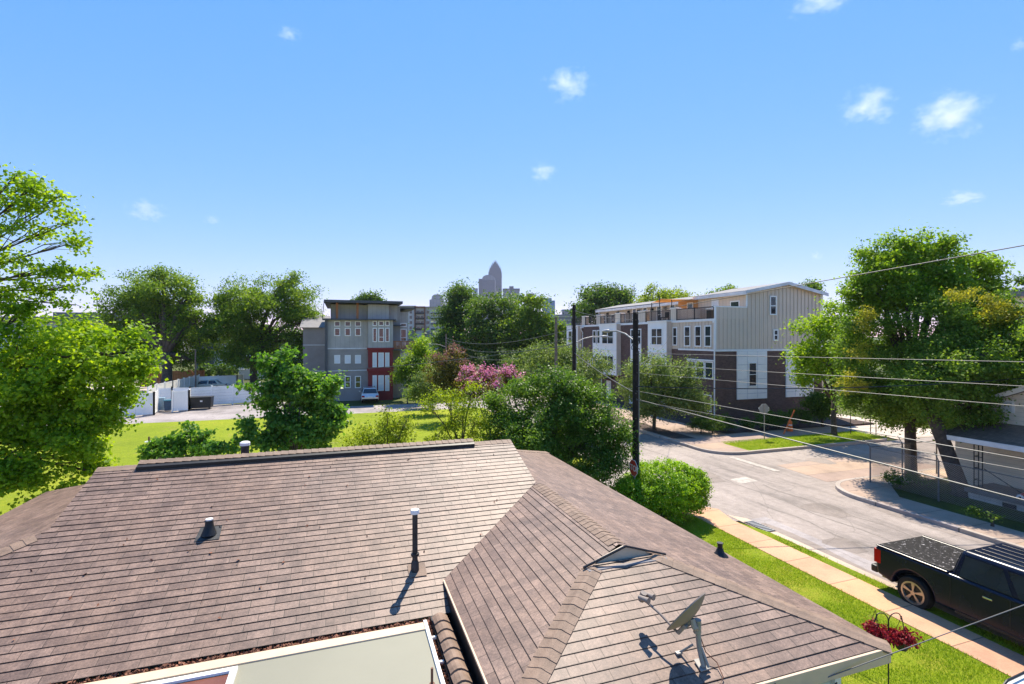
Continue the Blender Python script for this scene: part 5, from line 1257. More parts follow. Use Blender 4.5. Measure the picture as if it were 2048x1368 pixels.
def stop_sign(label, c, nrm, r):
    t = thing('stop_sign', label, 'stop sign', None, (c[0], c[1], 0)); cc = Vector((0, 0, c[2]))
    n_ = Vector(nrm).normalized()
    v, f = octagon(cc, nrm, r, .006); MB().add(v, f).build('sign_border', M['signwhite'], t)
    v, f = octagon(cc + n_ * .004, nrm, r * .93, .005); MB().add(v, f).build('sign_face', M['signred'], t)
    v, f = octagon(cc - n_ * .006, nrm, r, .004); MB().add(v, f).build('sign_back', M['metalgrey'], t)
    lettering('STOP', (c[0] + n_.x * .011, c[1] + n_.y * .011, c[2] - r * .03), nrm, r * .92, M['signwhite'], t)
    b = MB(); p = -n_ * .035; b.box(p.x - .025, p.x + .025, p.y - .025, p.y + .025, 0, c[2] + r * .8); b.build('sign_post', M['galv'], t)
    return t
c = atY(1267, 936, 18.7); stop_sign('red stop sign beside the corner pole above the round hedge', c, (-1, .06, 0), .33)
c = atY(1528, 818, 34.2); stop_sign('stop sign seen from behind on the grass strip by the brick townhouses', c, (.15, 1, 0), .38)
# guy wire marker and orange drum
p, q_ = atz(1567, 868, .1), None
t = thing('guy_wire_guard', 'slanted orange guy wire guard on the grass strip by the townhouses', 'guy wire guard', None, p)
b = MB(); b.tube([(0, 0, 0), atY(1589, 820, p.dot(Vector((SS, CC, 0)))) - p], .045, 8); b.build('guard', M['orange'], t)
p = atz(1580, 862, .1); t = thing('traffic_drum', 'orange traffic drum against the dark shrubs by the end wall', 'traffic drum', None, p)
b = MB(); b.lathe((0, 0, 0), [(.22, 0), (.22, .05), (.18, .06), (.17, .35), (.15, .40), (.14, .72), (.11, .76)], 16); b.build('drum', M['orange'], t, smooth='auto'); b = MB(); b.lathe((0, 0, 0), [(.158, .42), (.150, .50)], 16); b.build('reflective_band', M['signwhite'], t)
p = atz(1488, 1054, .02); t = thing('storm_drain', 'iron storm drain grate let into the kerb by the sidewalk', 'storm drain', None, (14.75, p.y, -.05))
b = MB(); b.box(-.22, .22, -.55, .55, -.05, .01); b.build('frame', M['black'], t); b = MB()
for k in range(9): b.box(-.2, .2, -.5 + k * .12, -.44 + k * .12, .01, .03)
b.build('grate', M['metalgrey'], t)
# shepherd's hook with two red plants
HK = atY(1777, 1300, 8.75); HK.z = .03
t = thing('plant_hanger', "black double shepherd's hook standing in the front lawn", 'plant hanger', None, HK)
b = MB(); b.tube([(0, 0, -.1), (0, 0, 2.05)], .011, 8); b.build('stake', M['black'], t)
dv = Vector((CC, -SS, 0))
for s in (-1, 1):
    b = MB(); pts_ = [dv * s * .012 + Vector((0, 0, 1.6))] + [dv * s * (.13 - .13 * math.cos(a)) + Vector((0, 0, 2.0 + .16 * math.sin(a) - (.06 if a > 2.4 else 0))) for a in [x * .35 for x in range(0, 9)]]; b.tube(pts_, .009, 7); b.build('hook', M['black'], t)
for s, lb in ((-1, 'red-leaved hanging plant on the roof side of the black hook'), (1, 'red-leaved hanging plant on the street side of the black hook')):
    pc = HK + dv * s * .23 + Vector((0, 0, 1.74 - .05 * s)); t = thing('hanging_plant', lb, 'hanging plant', 'red plants on the hook', pc)
    b = MB(); b.lathe((0, 0, 0), [(.08, -.16), (.13, -.02), (.135, 0)], 14); b.build('pot', M['black'], t)
    b = MB()
    for k in range(3): a = k * 2.1; b.tube([(.12 * math.cos(a), .12 * math.sin(a), 0), (0, 0, .42)], .004, 4)
    b.build('hanger_wire', M['black'], t)
    C_ = rng.normal(size=(110, 3)) * np.array([.085, .085, .05]) + np.array([0, 0, .05]); D_ = C_ / np.linalg.norm(C_, axis=1, keepdims=True)
    P_, N_ = spray(C_, D_, 9, .05, .8, .5); leaf_mesh('foliage', P_, N_, .055, M['coleus'], t, .6)
# ================================================================== FENCES, BINS AND LOT ACROSS THE FIELD
def vinyl_fence(label, pts_, h, horiz=False, m='vinyl', post=1.9):
    p0 = Vector((pts_[0][0], pts_[0][1], 0)); t = thing('vinyl_fence', label, 'fence', None, p0)
    pb = MB()
    for (a, c) in zip(pts_[:-1], pts_[1:]):
        a = Vector((a[0], a[1], 0)) - p0; c = Vector((c[0], c[1], 0)) - p0; L = (c - a).length; d = (c - a) / L; s_ = Vector((-d.y, d.x, 0)); nn = max(1, round(L / post))
        for i in range(nn + 1):
            o = a + d * L * i / nn; qb = MB(); qb.box(o.x - .065, o.x + .065, o.y - .065, o.y + .065, -.05, h + .10); qb.box(o.x - .085, o.x + .085, o.y - .085, o.y + .085, h + .10, h + .13); qb.build('fence_post', M[m], t)
        for i in range(nn):
            o, e_ = a + d * (L * i / nn + .066), a + d * (L * (i + 1) / nn - .066)
            def bar(z0, z1, th):
                pb.add([o + s_ * th + Vector((0, 0, z0)), e_ + s_ * th + Vector((0, 0, z0)), e_ + s_ * th + Vector((0, 0, z1)), o + s_ * th + Vector((0, 0, z1)), o - s_ * th + Vector((0, 0, z0)), e_ - s_ * th + Vector((0, 0, z0)), e_ - s_ * th + Vector((0, 0, z1)), o - s_ * th + Vector((0, 0, z1))],
                       [(0, 1, 2, 3), (7, 6, 5, 4), (0, 4, 5, 1), (1, 5, 6, 2), (2, 6, 7, 3), (3, 7, 4, 0)])
            if horiz:
                for z in np.arange(.06, h - .05, .3): bar(float(z), min(h, float(z) + .285), .022 + .002 * (int(z * 10) % 2))
            else:
                bar(.05, h, .02); bar(h - .02, h + .05, .03); bar(.05, .18, .03)
                k = 0; Ls = (e_ - o).length
                while k * .2 < Ls:
                    w0 = o + d * k * .2; pb.add([w0 + s_ * .022 + Vector((0, 0, .18)), w0 + d * .015 + s_ * .022 + Vector((0, 0, .18)), w0 + d * .015 + s_ * .022 + Vector((0, 0, h)), w0 + s_ * .022 + Vector((0, 0, h)),
                                                     w0 - s_ * .024 + Vector((0, 0, .18)), w0 + d * .015 - s_ * .024 + Vector((0, 0, .18)), w0 + d * .015 - s_ * .024 + Vector((0, 0, h)), w0 - s_ * .024 + Vector((0, 0, h))], [(0, 1, 2, 3), (7, 6, 5, 4)]); k += 1
    pb.build('fence_panel', M[m], t, recalc=False); return t
W = lambda px, py: tuple(atz(px, py, 0)[:2])
vinyl_fence('white plank gate enclosure nearest the big maple across the field', [W(206, 828), W(228, 836), W(308, 829), W(316, 822)], 1.95)
vinyl_fence('short white fence panel between the blue bin and the dark dumpster', [W(345, 823), W(378, 821), W(380, 816)], 1.85)
vinyl_fence('long white horizontal board fence behind the dark dumpster', [W(318, 816), W(344, 814), W(380, 814), W(505, 805), W(520, 800)], 1.95, True)
vinyl_fence('tall white fence running back beside the big elm trunk', [atz(296, 815, 0)[:2], tuple(atz(345, 800, 0)[:2]), tuple(atz(398, 783, 0)[:2])], 2.1)
vinyl_fence('white fence boxing in the far end of the parking lot behind the cream sedan', [W(397, 783), W(474, 779), W(486, 777)], 1.9)
p = atz(402, 817, 0); t = thing('dumpster', 'dark grey dumpster in front of the long white board fence', 'dumpster', None, p)
b = MB(); b.prism([(-.95, .1), (.95, .1), (1.02, 1.1), (-1.02, 1.1)], -.55, .55, 'xz'); b.build('body', M['blackmetal'], t, bevel=.03); b = MB(); b.box(-1.05, 1.05, -.6, .6, 1.1, 1.18); b.build('lid', M['black'], t, bevel=.02); b = MB(); b.box(.05, .25, -.57, -.553, .72, .86); b.build('label_plate', M['signwhite'], t)
b = MB()
for sx in (-.8, .8): b.lathe((sx, -.3, .06), [(.06, -.03), (.06, .03)], 10, 'y')
b.build('caster', M['rubber'], t)
p = atz(337, 822, 0)
t = thing('wheelie_bin', 'dark blue wheeled bin with teal lid inside the white enclosure', 'wheelie bin', None, p)
b = MB(); b.prism([(-.26, .05), (.26, .05), (.31, 1.0), (-.31, 1.0)], -.3, .3, 'xz'); b.build('body', M['blue'], t, bevel=.02); b = MB(); b.box(-.34, .34, -.36, .34, 1.0, 1.07); b.build('lid', M['teal'], t, bevel=.02); b = MB()
for sx in (-.24, .24): b.lathe((sx, .28, .12), [(.12, -.03), (.12, .03)], 12, 'x')
b.build('bin_wheel', M['rubber'], t)
p = atz(322, 821, 0); t = thing('recycling_crates', 'stack of pale blue crates beside the wheeled bin', 'crate stack', None, p)
b = MB()
for k in range(4): b.box(-.35, .35, -.3, .3, .05 + k * .3, .2 + k * .3); b.box(-.33, .33, -.28, .28, .2 + k * .3, .35 + k * .3 - .01)
b.build('crates', plain('crate_blue', (.25, .36, .44), .5, .15, 4), t)
p = atz(298, 883, .03); t = thing('standpipe', 'short rusty standpipe sticking out of the field lawn', 'standpipe', None, p)
b = MB(); b.tube([(0, 0, 0), (0, 0, .28)], .06, 8); b.tube([(0, 0, .28), (0, 0, .34)], .035, 8); b.build('pipe', M['rust'], t); b = MB(); b.lathe((0, 0, 0), [(.26, 0), (.22, .025)], 12); b.build('concrete_pad', M['white_old'], t)
p = atY(370, 750, 72); p.z = 0; t = thing('board_fence', 'red brown board fence and ramp behind the elm trunk', 'fence', None, p)
b = MB()
for k in range(40): b.box(-5.5 + k * .2, -5.32 + k * .2, -.02, .02, .1, 2.3 + random.uniform(-.05, .05))
b.build('boards', M['fencewood'], t); b = MB(); b.add([(.4, -.3, 2.4), (.8, -.3, 2.4), (2.4, -.3, .3), (2.0, -.3, .3), (.4, -.2, 2.4), (.8, -.2, 2.4), (2.4, -.2, .3), (2.0, -.2, .3)], [(0, 1, 2, 3), (7, 6, 5, 4), (0, 4, 5, 1), (1, 5, 6, 2), (2, 6, 7, 3), (3, 7, 4, 0)]); b.build('brace', M['wood'], t)
# white shop building with sign letters, behind the elms
p = atY(470, 780, 108); p.z = 0
t = thing('shop_building', 'white flat-roofed shop building glimpsed below the elm crowns', 'shop building', None, p)
b = MB(); b.box(-4, 16, 0, 12, 0, 6.4); b.build('wall', M['farwhite'], t); b = MB(); b.box(-7, -4, -1, 12, 0, 7.0); b.build('wall', M['greyroof'], t); b = MB(); b.box(-4.2, 16.2, -.25, 12, 6.4, 6.8); b.build('parapet', M['white'], t)
b = MB(); b.box(-3.9, 15, -.12, -.001, 4.3, 6.3); bd = b.build('sign_band', M['greyroof'], t)
window(t, lambda s_, z, d: (s_, -d, z), -1, 3.2, 1.0, 3.2, (), (.3, .6), w=.15); window(t, lambda s_, z, d: (s_, -d, z), 7, 11.2, 1.0, 3.2, (), (.5,), w=.15)
lettering('ze', (p.x - 1.2, p.y - .16, 5.25), (0, -1, 0), 3.0, M['signwhite'], t)
p = atY(530, 780, 86); p.z = 0; t = thing('low_wall', 'low pale retaining wall at the back of the parking lot', 'wall', None, p)
b = MB(); b.box(-4, 5, 0, .4, 0, 1.6); b.build('wall', M['farwhite'], t); b = MB(); b.box(-4.05, 5.05, -.05, .45, 1.6, 1.72); b.build('coping', M['white_old'], t)
# brown/grey large roof at far left
p = atY(150, 700, 130); p.z = 0; t = thing('warehouse', 'long grey roofed building beyond the left trees', 'warehouse', None, p)
b = MB(); b.box(-22, 22, 0, 20, 0, 11.2); b.build('wall', M['farwhite'], t); b = MB(); b.box(-23, 23, -1, 20.5, 11.2, 12.4); b.box(-4, 23, -1.4, 20, 12.4, 13.6); b.build('roof', M['roofgrey'], t)
# ================================================================== DISTANT BUILDINGS
def box_tower(name, label, cat, Y, px0, px1, pytop, m, parts=(), depth=None, base=0.0):
    c = atY((px0 + px1) / 2, 600, Y); w = (px1 - px0) * Y / F; h = H - (pytop - HY) / F * Y
    t = thing(name, label, cat, None, (c.x, c.y, base), -PSI); dp_ = depth or w
    b = MB(); b.box(-w / 2, w / 2, 0, dp_, -2, h); b.build('shaft', m, t)
    return t, w, h, dp_
q_ = 1700
mt1 = towermat('tower_stone', (0.20, 0.15, 0.17), (0.07, 0.07, 0.10), 3.2, 4.0); mt2 = towermat('tower_pale', (0.30, 0.25, 0.27), (0.10, 0.11, 0.15), 4.5, 4.0); mt3 = towermat('tower_blue', (0.10, 0.19, 0.34), (0.06, 0.14, 0.28), 6, 4)
# stepped crown tower
c = atY(990, 600, q_); k_ = q_ / F
t = thing('skyscraper', 'tallest stepped skyscraper with a spiked crown above the trees', 'skyscraper', None, (c.x, c.y, 0), -PSI)
zt = lambda py: H - (py - HY) * k_
for i, (hw_, py) in enumerate(((13.2, 545), (12.0, 540), (10.6, 535), (8.2, 530.5), (5.6, 526.5), (3.0, 523))):
    w = hw_ * k_; lo_ = -2 if i == 0 else zt((545, 540, 535, 530.5, 526.5, 523)[i - 1]) 
    b = MB(); b.box(-w, w, 0 + (13.2 - hw_) * k_ * .9, 2 * 13.2 * k_ - (13.2 - hw_) * k_ * .9, lo_, zt(py)); b.build('shaft' if i == 0 else 'crown_tier', mt1, t)
b = MB()
for i, (hw_, py) in enumerate(((12.6, 545), (11.4, 540), (10.0, 535), (7.6, 530.5), (5.0, 526.5), (2.4, 523))):
    for s in (-1, 1):
        for yo in (0, 1):
            x = s * hw_ * k_; y0 = (13.2 - hw_) * k_ * .9 if yo == 0 else 2 * 13.2 * k_ - (13.2 - hw_) * k_ * .9
            b.tube([(x, y0, zt(py) - 2), (x, y0, zt(py - 3.6))], [1.2, .3], 5)
b.tube([(0, 13.2 * k_, zt(524)), (0, 13.2 * k_, zt(517.5))], [2.2, .4], 6); b.build('spire', mt1, t)
# domed neighbour
t, w, h, dd = box_tower('skyscraper', 'broad skyscraper with a curved shoulder in front of the crowned tower', 'skyscraper', 1560, 964, 990, 560, mt1)
b = MB(); k2 = 1.56; pr_ = [(-13 * k2, h)] + [(13 * k2 * math.cos(R(180 - 15 * i)) , h + 10.5 * k2 * math.sin(R(15 * i)) ** .7) for i in range(1, 12)] + [(13 * k2, h)]
b.prism(pr_, 1, dd - 1, 'xz'); b.build('curved_top', mt2, t)
b = MB(); b.box(-20 * k2, -12.5 * k2, 8, dd, -2, H + (676 - 557) * k2); b.build('side_wing', mt1, t)
t, w, h, dd = box_tower('office_tower', 'office tower with a flat overhanging top right of the crowned tower', 'office tower', 1350, 1006, 1039, 577, mt2)
b = MB(); b.box(-w / 2 - 1, w / 2 + 1, -1, dd + 1, h - 5, h); b.box(-5.5, 6.5, 8, dd - 8, h, h + 7); b.build('penthouse', mt1, t)
t, w, h, dd = box_tower('office_tower', 'distant tower with a rounded sloping top beyond the pale mid-rise', 'office tower', 1500, 859, 884, 599, mt2)
b = MB(); b.prism([(-w / 2 * .72, h), (w / 2, h), (w / 2 * .92, h + 12), (w / 2 * .6, h + 15.5), (-w * .12, h + 15.5), (-w * .30, h + 10)], 1, dd - 1, 'xz'); b.build('sloping_top', mt2, t)
t, w, h, dd = box_tower('office_tower', 'blue glass office tower right of the dark oaks', 'office tower', 1200, 1087, 1110, 601, mt3)
b = MB(); b.box(-w / 2, w * .22, 3, dd - 3, h, h + 6); b.build('stepped_top', mt3, t)
t, w, h, dd = box_tower('office_tower', 'small square tower top showing above the oak crowns', 'office tower', 1400, 1053, 1068, 587, mt1)
b = MB(); b.box(-w / 2 - 1, w / 2 + 1, -1, dd, h - 2, h + .5); b.build('cornice', mt1, t)
t, w, h, dd = box_tower('office_tower', 'slim tower just left of the broad curved skyscraper', 'office tower', 1800, 946, 955, 577, mt3)
b = MB(); b.box(-w / 2 - .6, w / 2 + .6, -.6, dd, h - 4, h + 1); b.build('cornice', mt2, t)
t, w, h, dd = box_tower('office_block', 'low pale block on the skyline beside the bare brown pole', 'office building', 900, 1126, 1152, 619, mt2)
b = MB(); b.box(-w / 2 - 1, w / 2 + 1, -1, dd, h - 2, h); b.build('cornice', mt3, t)
t, w, h, dd = box_tower('office_block', 'grey parking structure behind the far end of the townhouses', 'parking structure', 420, 1112, 1162, 629, M['roofgrey'], depth=20)
b = MB()
for k in range(5): b.box(-w / 2 - .1, w / 2 + .1, -.3, -.01, h - 2.2 - k * 3.2, h - 1.0 - k * 3.2)
b.build('deck_band', M['tan'], t)
# mid-rise flats
Ym = 285; c = atY(850, 640, Ym); t = thing('midrise_building', 'five storey beige mid-rise flats with brown framed balconies', 'apartment building', None, (c.x, c.y, 0), -PSI)
X = lambda px: (px - 850) * Ym / F
Z = lambda py: H - (py - HY) / F * Ym
b = MB(); b.box(X(790), X(920), 0, 20, 0, Z(613)); b.build('wall', M['farwhite'], t)
b = MB(); b.box(X(790), X(831), -.6, -.001, 0, Z(660)); b.box(X(845), X(866), -.6, -.001, 0, Z(663)); b.build('base_storey', M['roofgrey'], t)
b = MB()
for px in (829.5, 849): b.box(X(px), X(px + 2), -1.6, -.001, Z(670), Z(613))
b.box(X(829.5), X(851), -1.62, -.001, Z(615.5), Z(613)); b.build('brown_frame', M['fencewood'], t)
b = MB(); b.box(X(788), X(832), -1, 20.5, Z(614), Z(611.5)); b.box(X(850), X(922), -1, 20.5, Z(615.5), Z(613.3)); b.build('cornice', M['tan'], t)
fmm = lambda s_, z, d: (s_, -d, z)
for py in (624, 634.5, 645, 655.5):
    for (p0, p1) in ((807, 812), (819, 824), (853, 859), (833, 840), (841, 847)):
        window(t, fmm, X(p0), X(p1), Z(py + 3.2), Z(py - 3), (), (.5,), w=.16, m=M['tan'], d=.12)
    b = MB(); b.fbox(fmm, X(832), X(848.5), Z(py + 4.4), Z(py + 1.0), .6, 1.2); b.fbox(fmm, X(862), X(885), Z(py + 4.8), Z(py + 1.6), .1, 1.2); b.build('balcony', M['black'], t)
    b = MB(); b.fbox(fmm, X(861.5), X(886), Z(py + 5.0), Z(py + 4.4), .0, 1.4); b.build('balcony_slab', M['white_old'], t)
# white house far right behind yard trees
p = onx(2030, 680, 48); t = thing('pale_house', 'tall pale grey house at the right edge behind the yard trees', 'house', None, (p.x, p.y, 0))
b = MB(); b.box(-1.5, 12, -8, 3.5, 0, 10.0); b.build('wall', M['sidingR'], t); b = MB(); b.box(-2, 12.5, -8.5, 4, 10.0, 10.35); b.box(-2.2, -1.5, -8, 4, 2.6, 2.85); b.build('roof', M['roofgrey'], t)
window(t, lambda s_, z, d: (-1.5 - d, s_, z), -4.5, -3.4, 4.2, 5.4, (.5,), w=.12); window(t, lambda s_, z, d: (-1.5 - d, s_, z), .2, 1.3, 4.2, 5.4, (.5,), w=.12)
# ================================================================== TREES AND PLANTS
def base_at(px, Y, z=0.0):
    p = atY(px, 900, Y); return (p.x, p.y, z)
def merge(root, other):
    for ch in list(other.children): ch.parent = root
    bpy.data.objects.remove(other)
TG = 'trees'
# big maple at the left edge
r = tree('maple_tree', 'big bright green maple filling the left edge beside the house', 'tree', base_at(-170, 15.5),
         px_blobs([(205, 730, 92, 66), (80, 692, 105, 66, .6), (30, 640, 50, 30), (255, 705, 44, 50), (40, 780, 120, 90), (150, 800, 95, 75), (120, 890, 85, 80), (60, 960, 100, 70, -.4), (185, 860, 40, 55), (-60, 860, 100, 160), (170, 940, 45, 55)], 14.5),
         'lf_maple', .11, 1700, 32, .25, tr=.15, fork=4.2, bark='bark', surf=.55, gap=.5, twigs=4, aspect=.85)
r2 = tree('maple_top', 'x', 'tree', base_at(-170, 15.5),
          px_blobs([(35, 350, 42, 34), (70, 372, 32, 28), (20, 410, 40, 30), (95, 420, 38, 22), (140, 445, 26, 20), (50, 470, 60, 20), (130, 490, 34, 20), (20, 520, 40, 22), (90, 540, 46, 20), (150, 540, 36, 16), (190, 548, 18, 14), (50, 575, 52, 18), (150, 580, 30, 12), (5, 605, 36, 26), (115, 395, 20, 14), (-60, 440, 70, 90), (-60, 580, 80, 70), (150, 610, 25, 14)], 14.5),
          'lf_maple', .105, 620, 15, .26, tr=.075, fork=7.0, bark='bark', surf=.3, gap=.35, twigs=7, aspect=.85)
merge(r, r2)
tree('elm_tree', 'tall dark elm with a thick trunk behind the white fences', 'tree', base_at(332, 63),
     px_blobs([(315, 585, 66, 44), (255, 598, 46, 40), (375, 595, 42, 42), (300, 650, 95, 58), (240, 675, 52, 50), (365, 680, 55, 48), (400, 640, 34, 55), (225, 620, 28, 40), (330, 560, 30, 22), (395, 722, 30, 20), (300, 700, 55, 26)], 66),
     'lf_elm', .28, 1600, 36, .85, tr=.62, fork=5.2, surf=.5, gap=1.3, twigs=5, flat=.45)
tree('elm_tree', 'wide dark elm between the other elm and the grey block', 'tree', base_at(508, 69),
     px_blobs([(545, 590, 55, 38), (490, 612, 50, 40), (598, 612, 42, 42), (540, 655, 95, 58), (465, 670, 52, 50), (612, 670, 34, 55), (440, 640, 28, 36), (505, 715, 62, 30), (570, 560, 28, 16), (590, 715, 40, 36), (635, 640, 14, 34), (622, 690, 22, 44)], 69),
     'lf_elm', .28, 1800, 36, .9, tr=.5, fork=5.5, surf=.5, gap=1.4, twigs=4, flat=.45)
tree('fig_tree', 'dark broad-leaved tree rising behind the left part of the roof ridge', 'tree', base_at(590, 16.2),
     px_blobs([(560, 722, 36, 26), (548, 755, 34, 30), (605, 765, 44, 38), (652, 792, 34, 38), (575, 810, 46, 44), (630, 845, 56, 46), (585, 880, 62, 40), (525, 800, 22, 18), (500, 845, 16, 18), (520, 870, 30, 20), (660, 840, 24, 36), (500, 775, 14, 10)], 16.2),
     'lf_fig', .12, 900, 20, .19, tr=.07, fork=2.6, bark='barkgrey', surf=.6, gap=.35, twigs=4, aspect=.8)
tree('fig_bush', 'low broad-leaved bush just behind the ridge vent', 'bush', base_at(390, 15.5),
     px_blobs([(325, 900, 36, 20), (345, 880, 14, 14), (395, 872, 16, 12), (420, 885, 34, 14), (385, 900, 46, 16), (455, 895, 34, 12), (380, 858, 8, 10), (300, 906, 16, 12)], 15.5),
     'lf_fig', .12, 240, 18, .17, tr=.05, fork=1.6, bark='barkgrey', surf=.6, twigs=5, aspect=.8)
tree('young_tree', 'small pale green tree above the middle of the roof ridge', 'tree', base_at(775, 17.2),
     px_blobs([(770, 850, 34, 24), (735, 875, 36, 22), (800, 870, 30, 22), (775, 828, 12, 14), (725, 892, 40, 14), (790, 890, 45, 14), (815, 835, 8, 8)], 17.2),
     'lf_light', .085, 330, 17, .22, tr=.05, fork=2.2, surf=.35, gap=.3, twigs=8, aspect=.5)
tree('young_tree', 'loose light green tree with bare leaning stems left of the big glossy bush', 'tree', base_at(905, 18.4),
     px_blobs([(890, 795, 34, 16), (860, 815, 26, 14), (925, 815, 36, 24), (950, 845, 28, 30), (900, 845, 34, 26), (870, 870, 30, 16), (945, 780, 22, 14), (930, 880, 30, 18)], 18.4),
     'lf_light', .095, 300, 17, .24, tr=.06, fork=2.6, surf=.35, gap=.3, twigs=9, aspect=.5, lean=(.3, 0))
tree('evergreen_bush', 'big round glossy evergreen left of the dark corner pole', 'bush', base_at(1110, 19.6),
     px_blobs([(1100, 795, 72, 48), (1030, 812, 48, 44), (1165, 825, 72, 52), (1100, 875, 110, 62), (1212, 868, 46, 48), (1175, 915, 66, 38), (1008, 870, 40, 46), (1120, 768, 48, 28), (1060, 900, 80, 50), (1225, 900, 40, 30), (1190, 945, 40, 18), (1255, 862, 18, 16), (988, 845, 32, 46), (985, 880, 34, 34), (1245, 885, 30, 36)], 19.4),
     'lf_holly', .10, 2900, 26, .26, tr=.14, fork=2.2, surf=.75, up=.8, twigs=3, aspect=.55)
tree('round_hedge', 'clipped round hedge around the foot of the corner pole', 'hedge', base_at(1325, 19.6),
     px_blobs([(1325, 972, 84, 46), (1282, 984, 44, 36), (1375, 978, 44, 44), (1325, 1010, 76, 46), (1252, 985, 30, 26, -.9), (1272, 1000, 34, 34, -1.2)], 19.4),
     'lf_hedge', .075, 2600, 30, .12, clump=0, tr=.07, fork=.7, surf=.9, up=.8, twigs=2, aspect=.6)
tree('olive_tree', 'rounded grey green tree behind the bare brown pole', 'tree', base_at(1105, 36),
     px_blobs([(1100, 712, 52, 26), (1145, 728, 46, 34), (1050, 735, 44, 28), (1185, 735, 32, 34), (1100, 755, 95, 32), (1160, 765, 50, 30), (1030, 750, 30, 22)], 36),
     'lf_olive', .17, 900, 28, .5, tr=.16, fork=2.4, surf=.7, twigs=3, aspect=.4)
tree('crape_myrtle', 'pink flowering crape myrtle left of the glossy evergreen', 'tree', base_at(980, 29),
     px_blobs([(952, 762, 26, 20), (1004, 752, 28, 18), (975, 780, 46, 20), (1022, 770, 18, 16), (936, 778, 14, 12)], 29),
     'lf_bronze', .12, 300, 20, .30, tr=.07, fork=1.8, bark='barkgrey', surf=.6, twigs=3, extra=('blossom', 'blossom', .36, 1.4, .12, 20))
tree('crape_myrtle', 'bronze crape myrtle with faded pink tips under the lamp arm', 'tree', base_at(902, 42),
     px_blobs([(900, 722, 34, 24), (905, 750, 36, 30), (880, 745, 26, 28), (925, 760, 24, 26), (900, 785, 30, 22)], 42),
     'lf_bronze', .17, 480, 24, .42, tr=.09, fork=1.8, bark='barkgrey', surf=.6, twigs=3, extra=('blossom', 'blossom2', .16, 1.6, .13, 12))
for (lb, px, Y, bl, lm) in (
    ('darkest oak in the group, just right of the beige mid-rise', 905, 98, [(918, 598, 28, 24), (908, 630, 28, 36), (900, 665, 26, 40), (932, 625, 24, 40), (900, 700, 32, 30)], 'lf_dark'),
    ('broad dark oak directly below the crowned skyscraper', 985, 92, [(985, 608, 46, 24), (955, 630, 36, 30), (1015, 625, 44, 30), (985, 665, 66, 44), (940, 675, 40, 42), (1030, 670, 44, 44), (985, 715, 75, 40)], 'lf_dark'),
    ('lighter oak at the right end of the dark oak group', 1075, 88, [(1058, 615, 32, 20), (1082, 642, 28, 24), (1050, 655, 40, 36), (1108, 676, 26, 22), (1085, 695, 50, 36), (1050, 710, 40, 30)], 'lf_elm')):
    tree('oak_tree', lb, 'tree', base_at(px, Y), px_blobs(bl, Y), lm, .45, 720, 30, 1.25, tr=.55, fork=5, surf=.55, gap=2.2, twigs=3, flat=.5)
tree('street_tree', 'grey green street tree in front of the brick townhouses', 'tree', base_at(1308, 37.4, .1),
     px_blobs([(1300, 738, 44, 30), (1345, 760, 52, 40), (1385, 785, 34, 36), (1275, 770, 36, 36), (1330, 800, 66, 34), (1285, 805, 40, 30), (1398, 800, 18, 16)], 37.4),
     'lf_olive', .18, 900, 26, .5, tr=.13, fork=2.6, surf=.6, twigs=4, aspect=.45)
tree('oak_tree', 'large dark oak behind the far end of the townhouse roofs', 'tree', base_at(1212, 118), px_blobs([(1205, 588, 40, 26), (1235, 598, 34, 24), (1175, 605, 24, 22), (1210, 620, 62, 36), (1262, 610, 16, 14)], 118), 'lf_dark', .55, 480, 28, 1.4, tr=.5, surf=.55, gap=2.5, flat=.5)
tree('young_tree', 'bright green tree showing above the middle townhouse roofs', 'tree', base_at(1315, 100), px_blobs([(1305, 590, 28, 14), (1345, 590, 34, 12), (1320, 605, 52, 18), (1380, 598, 16, 8)], 100), 'lf_light', .4, 300, 22, 1.0, tr=.3, surf=.4, gap=1.8, flat=.5)
tree('oak_tree', 'tree tip rising behind the townhouse gable', 'tree', base_at(1610, 95), px_blobs([(1612, 578, 22, 9), (1630, 584, 16, 8), (1460, 585, 24, 5), (1430, 590, 14, 5)], 95), 'lf_elm', .4, 180, 20, .8, tr=.25, surf=.3, limbs=False, trunk=True)
tree('oak_tree', 'dark tree tip rising behind the grey apartment roof', 'tree', base_at(738, 120), px_blobs([(725, 600, 16, 8), (748, 598, 18, 9)], 120), 'lf_dark', .5, 120, 20, 1.0, tr=.3, limbs=False)
# two old yard trees at the right, hung with yellowing vine
ra = tree('yard_tree', 'tall green tree with a straight trunk inside the chain link fence', 'tree', (*tuple(atz(1822, 952, .09))[:2], .09),
     px_blobs([(1790, 512, 60, 34), (1850, 500, 50, 26), (1735, 545, 42, 36), (1920, 548, 56, 34), (1780, 585, 74, 44), (1870, 580, 70, 46), (1950, 575, 42, 26), (1720, 600, 36, 32), (1985, 540, 14, 12), (1970, 600, 34, 24)], 26),
     'lf_yard', .155, 1700, 30, .38, tr=.25, fork=5.2, surf=.5, gap=0, twigs=4, flat=.45)
r2 = tree('t', 'x', 'tree', (*tuple(atz(1822, 952, .09))[:2], .09), px_blobs([(1750, 690, 58, 62), (1790, 760, 70, 56), (1725, 770, 44, 40), (1800, 825, 66, 32), (1740, 805, 48, 30)], 25.5), 'lf_ivy', .125, 1300, 28, .34, tr=.1, fork=4.0, surf=.55, gap=0, twigs=3)
merge(ra, r2)
Cy, Dy = blob_clusters(px_blobs([(1700, 762, 24, 20), (1740, 645, 24, 20), (1722, 700, 16, 22)], 24.2), 110, .7); Pq, Nq = spray(Cy, Dy, 22, .26); leaf_mesh('vine', Pq, Nq, .10, M['lf_yellow'], ra, .6)
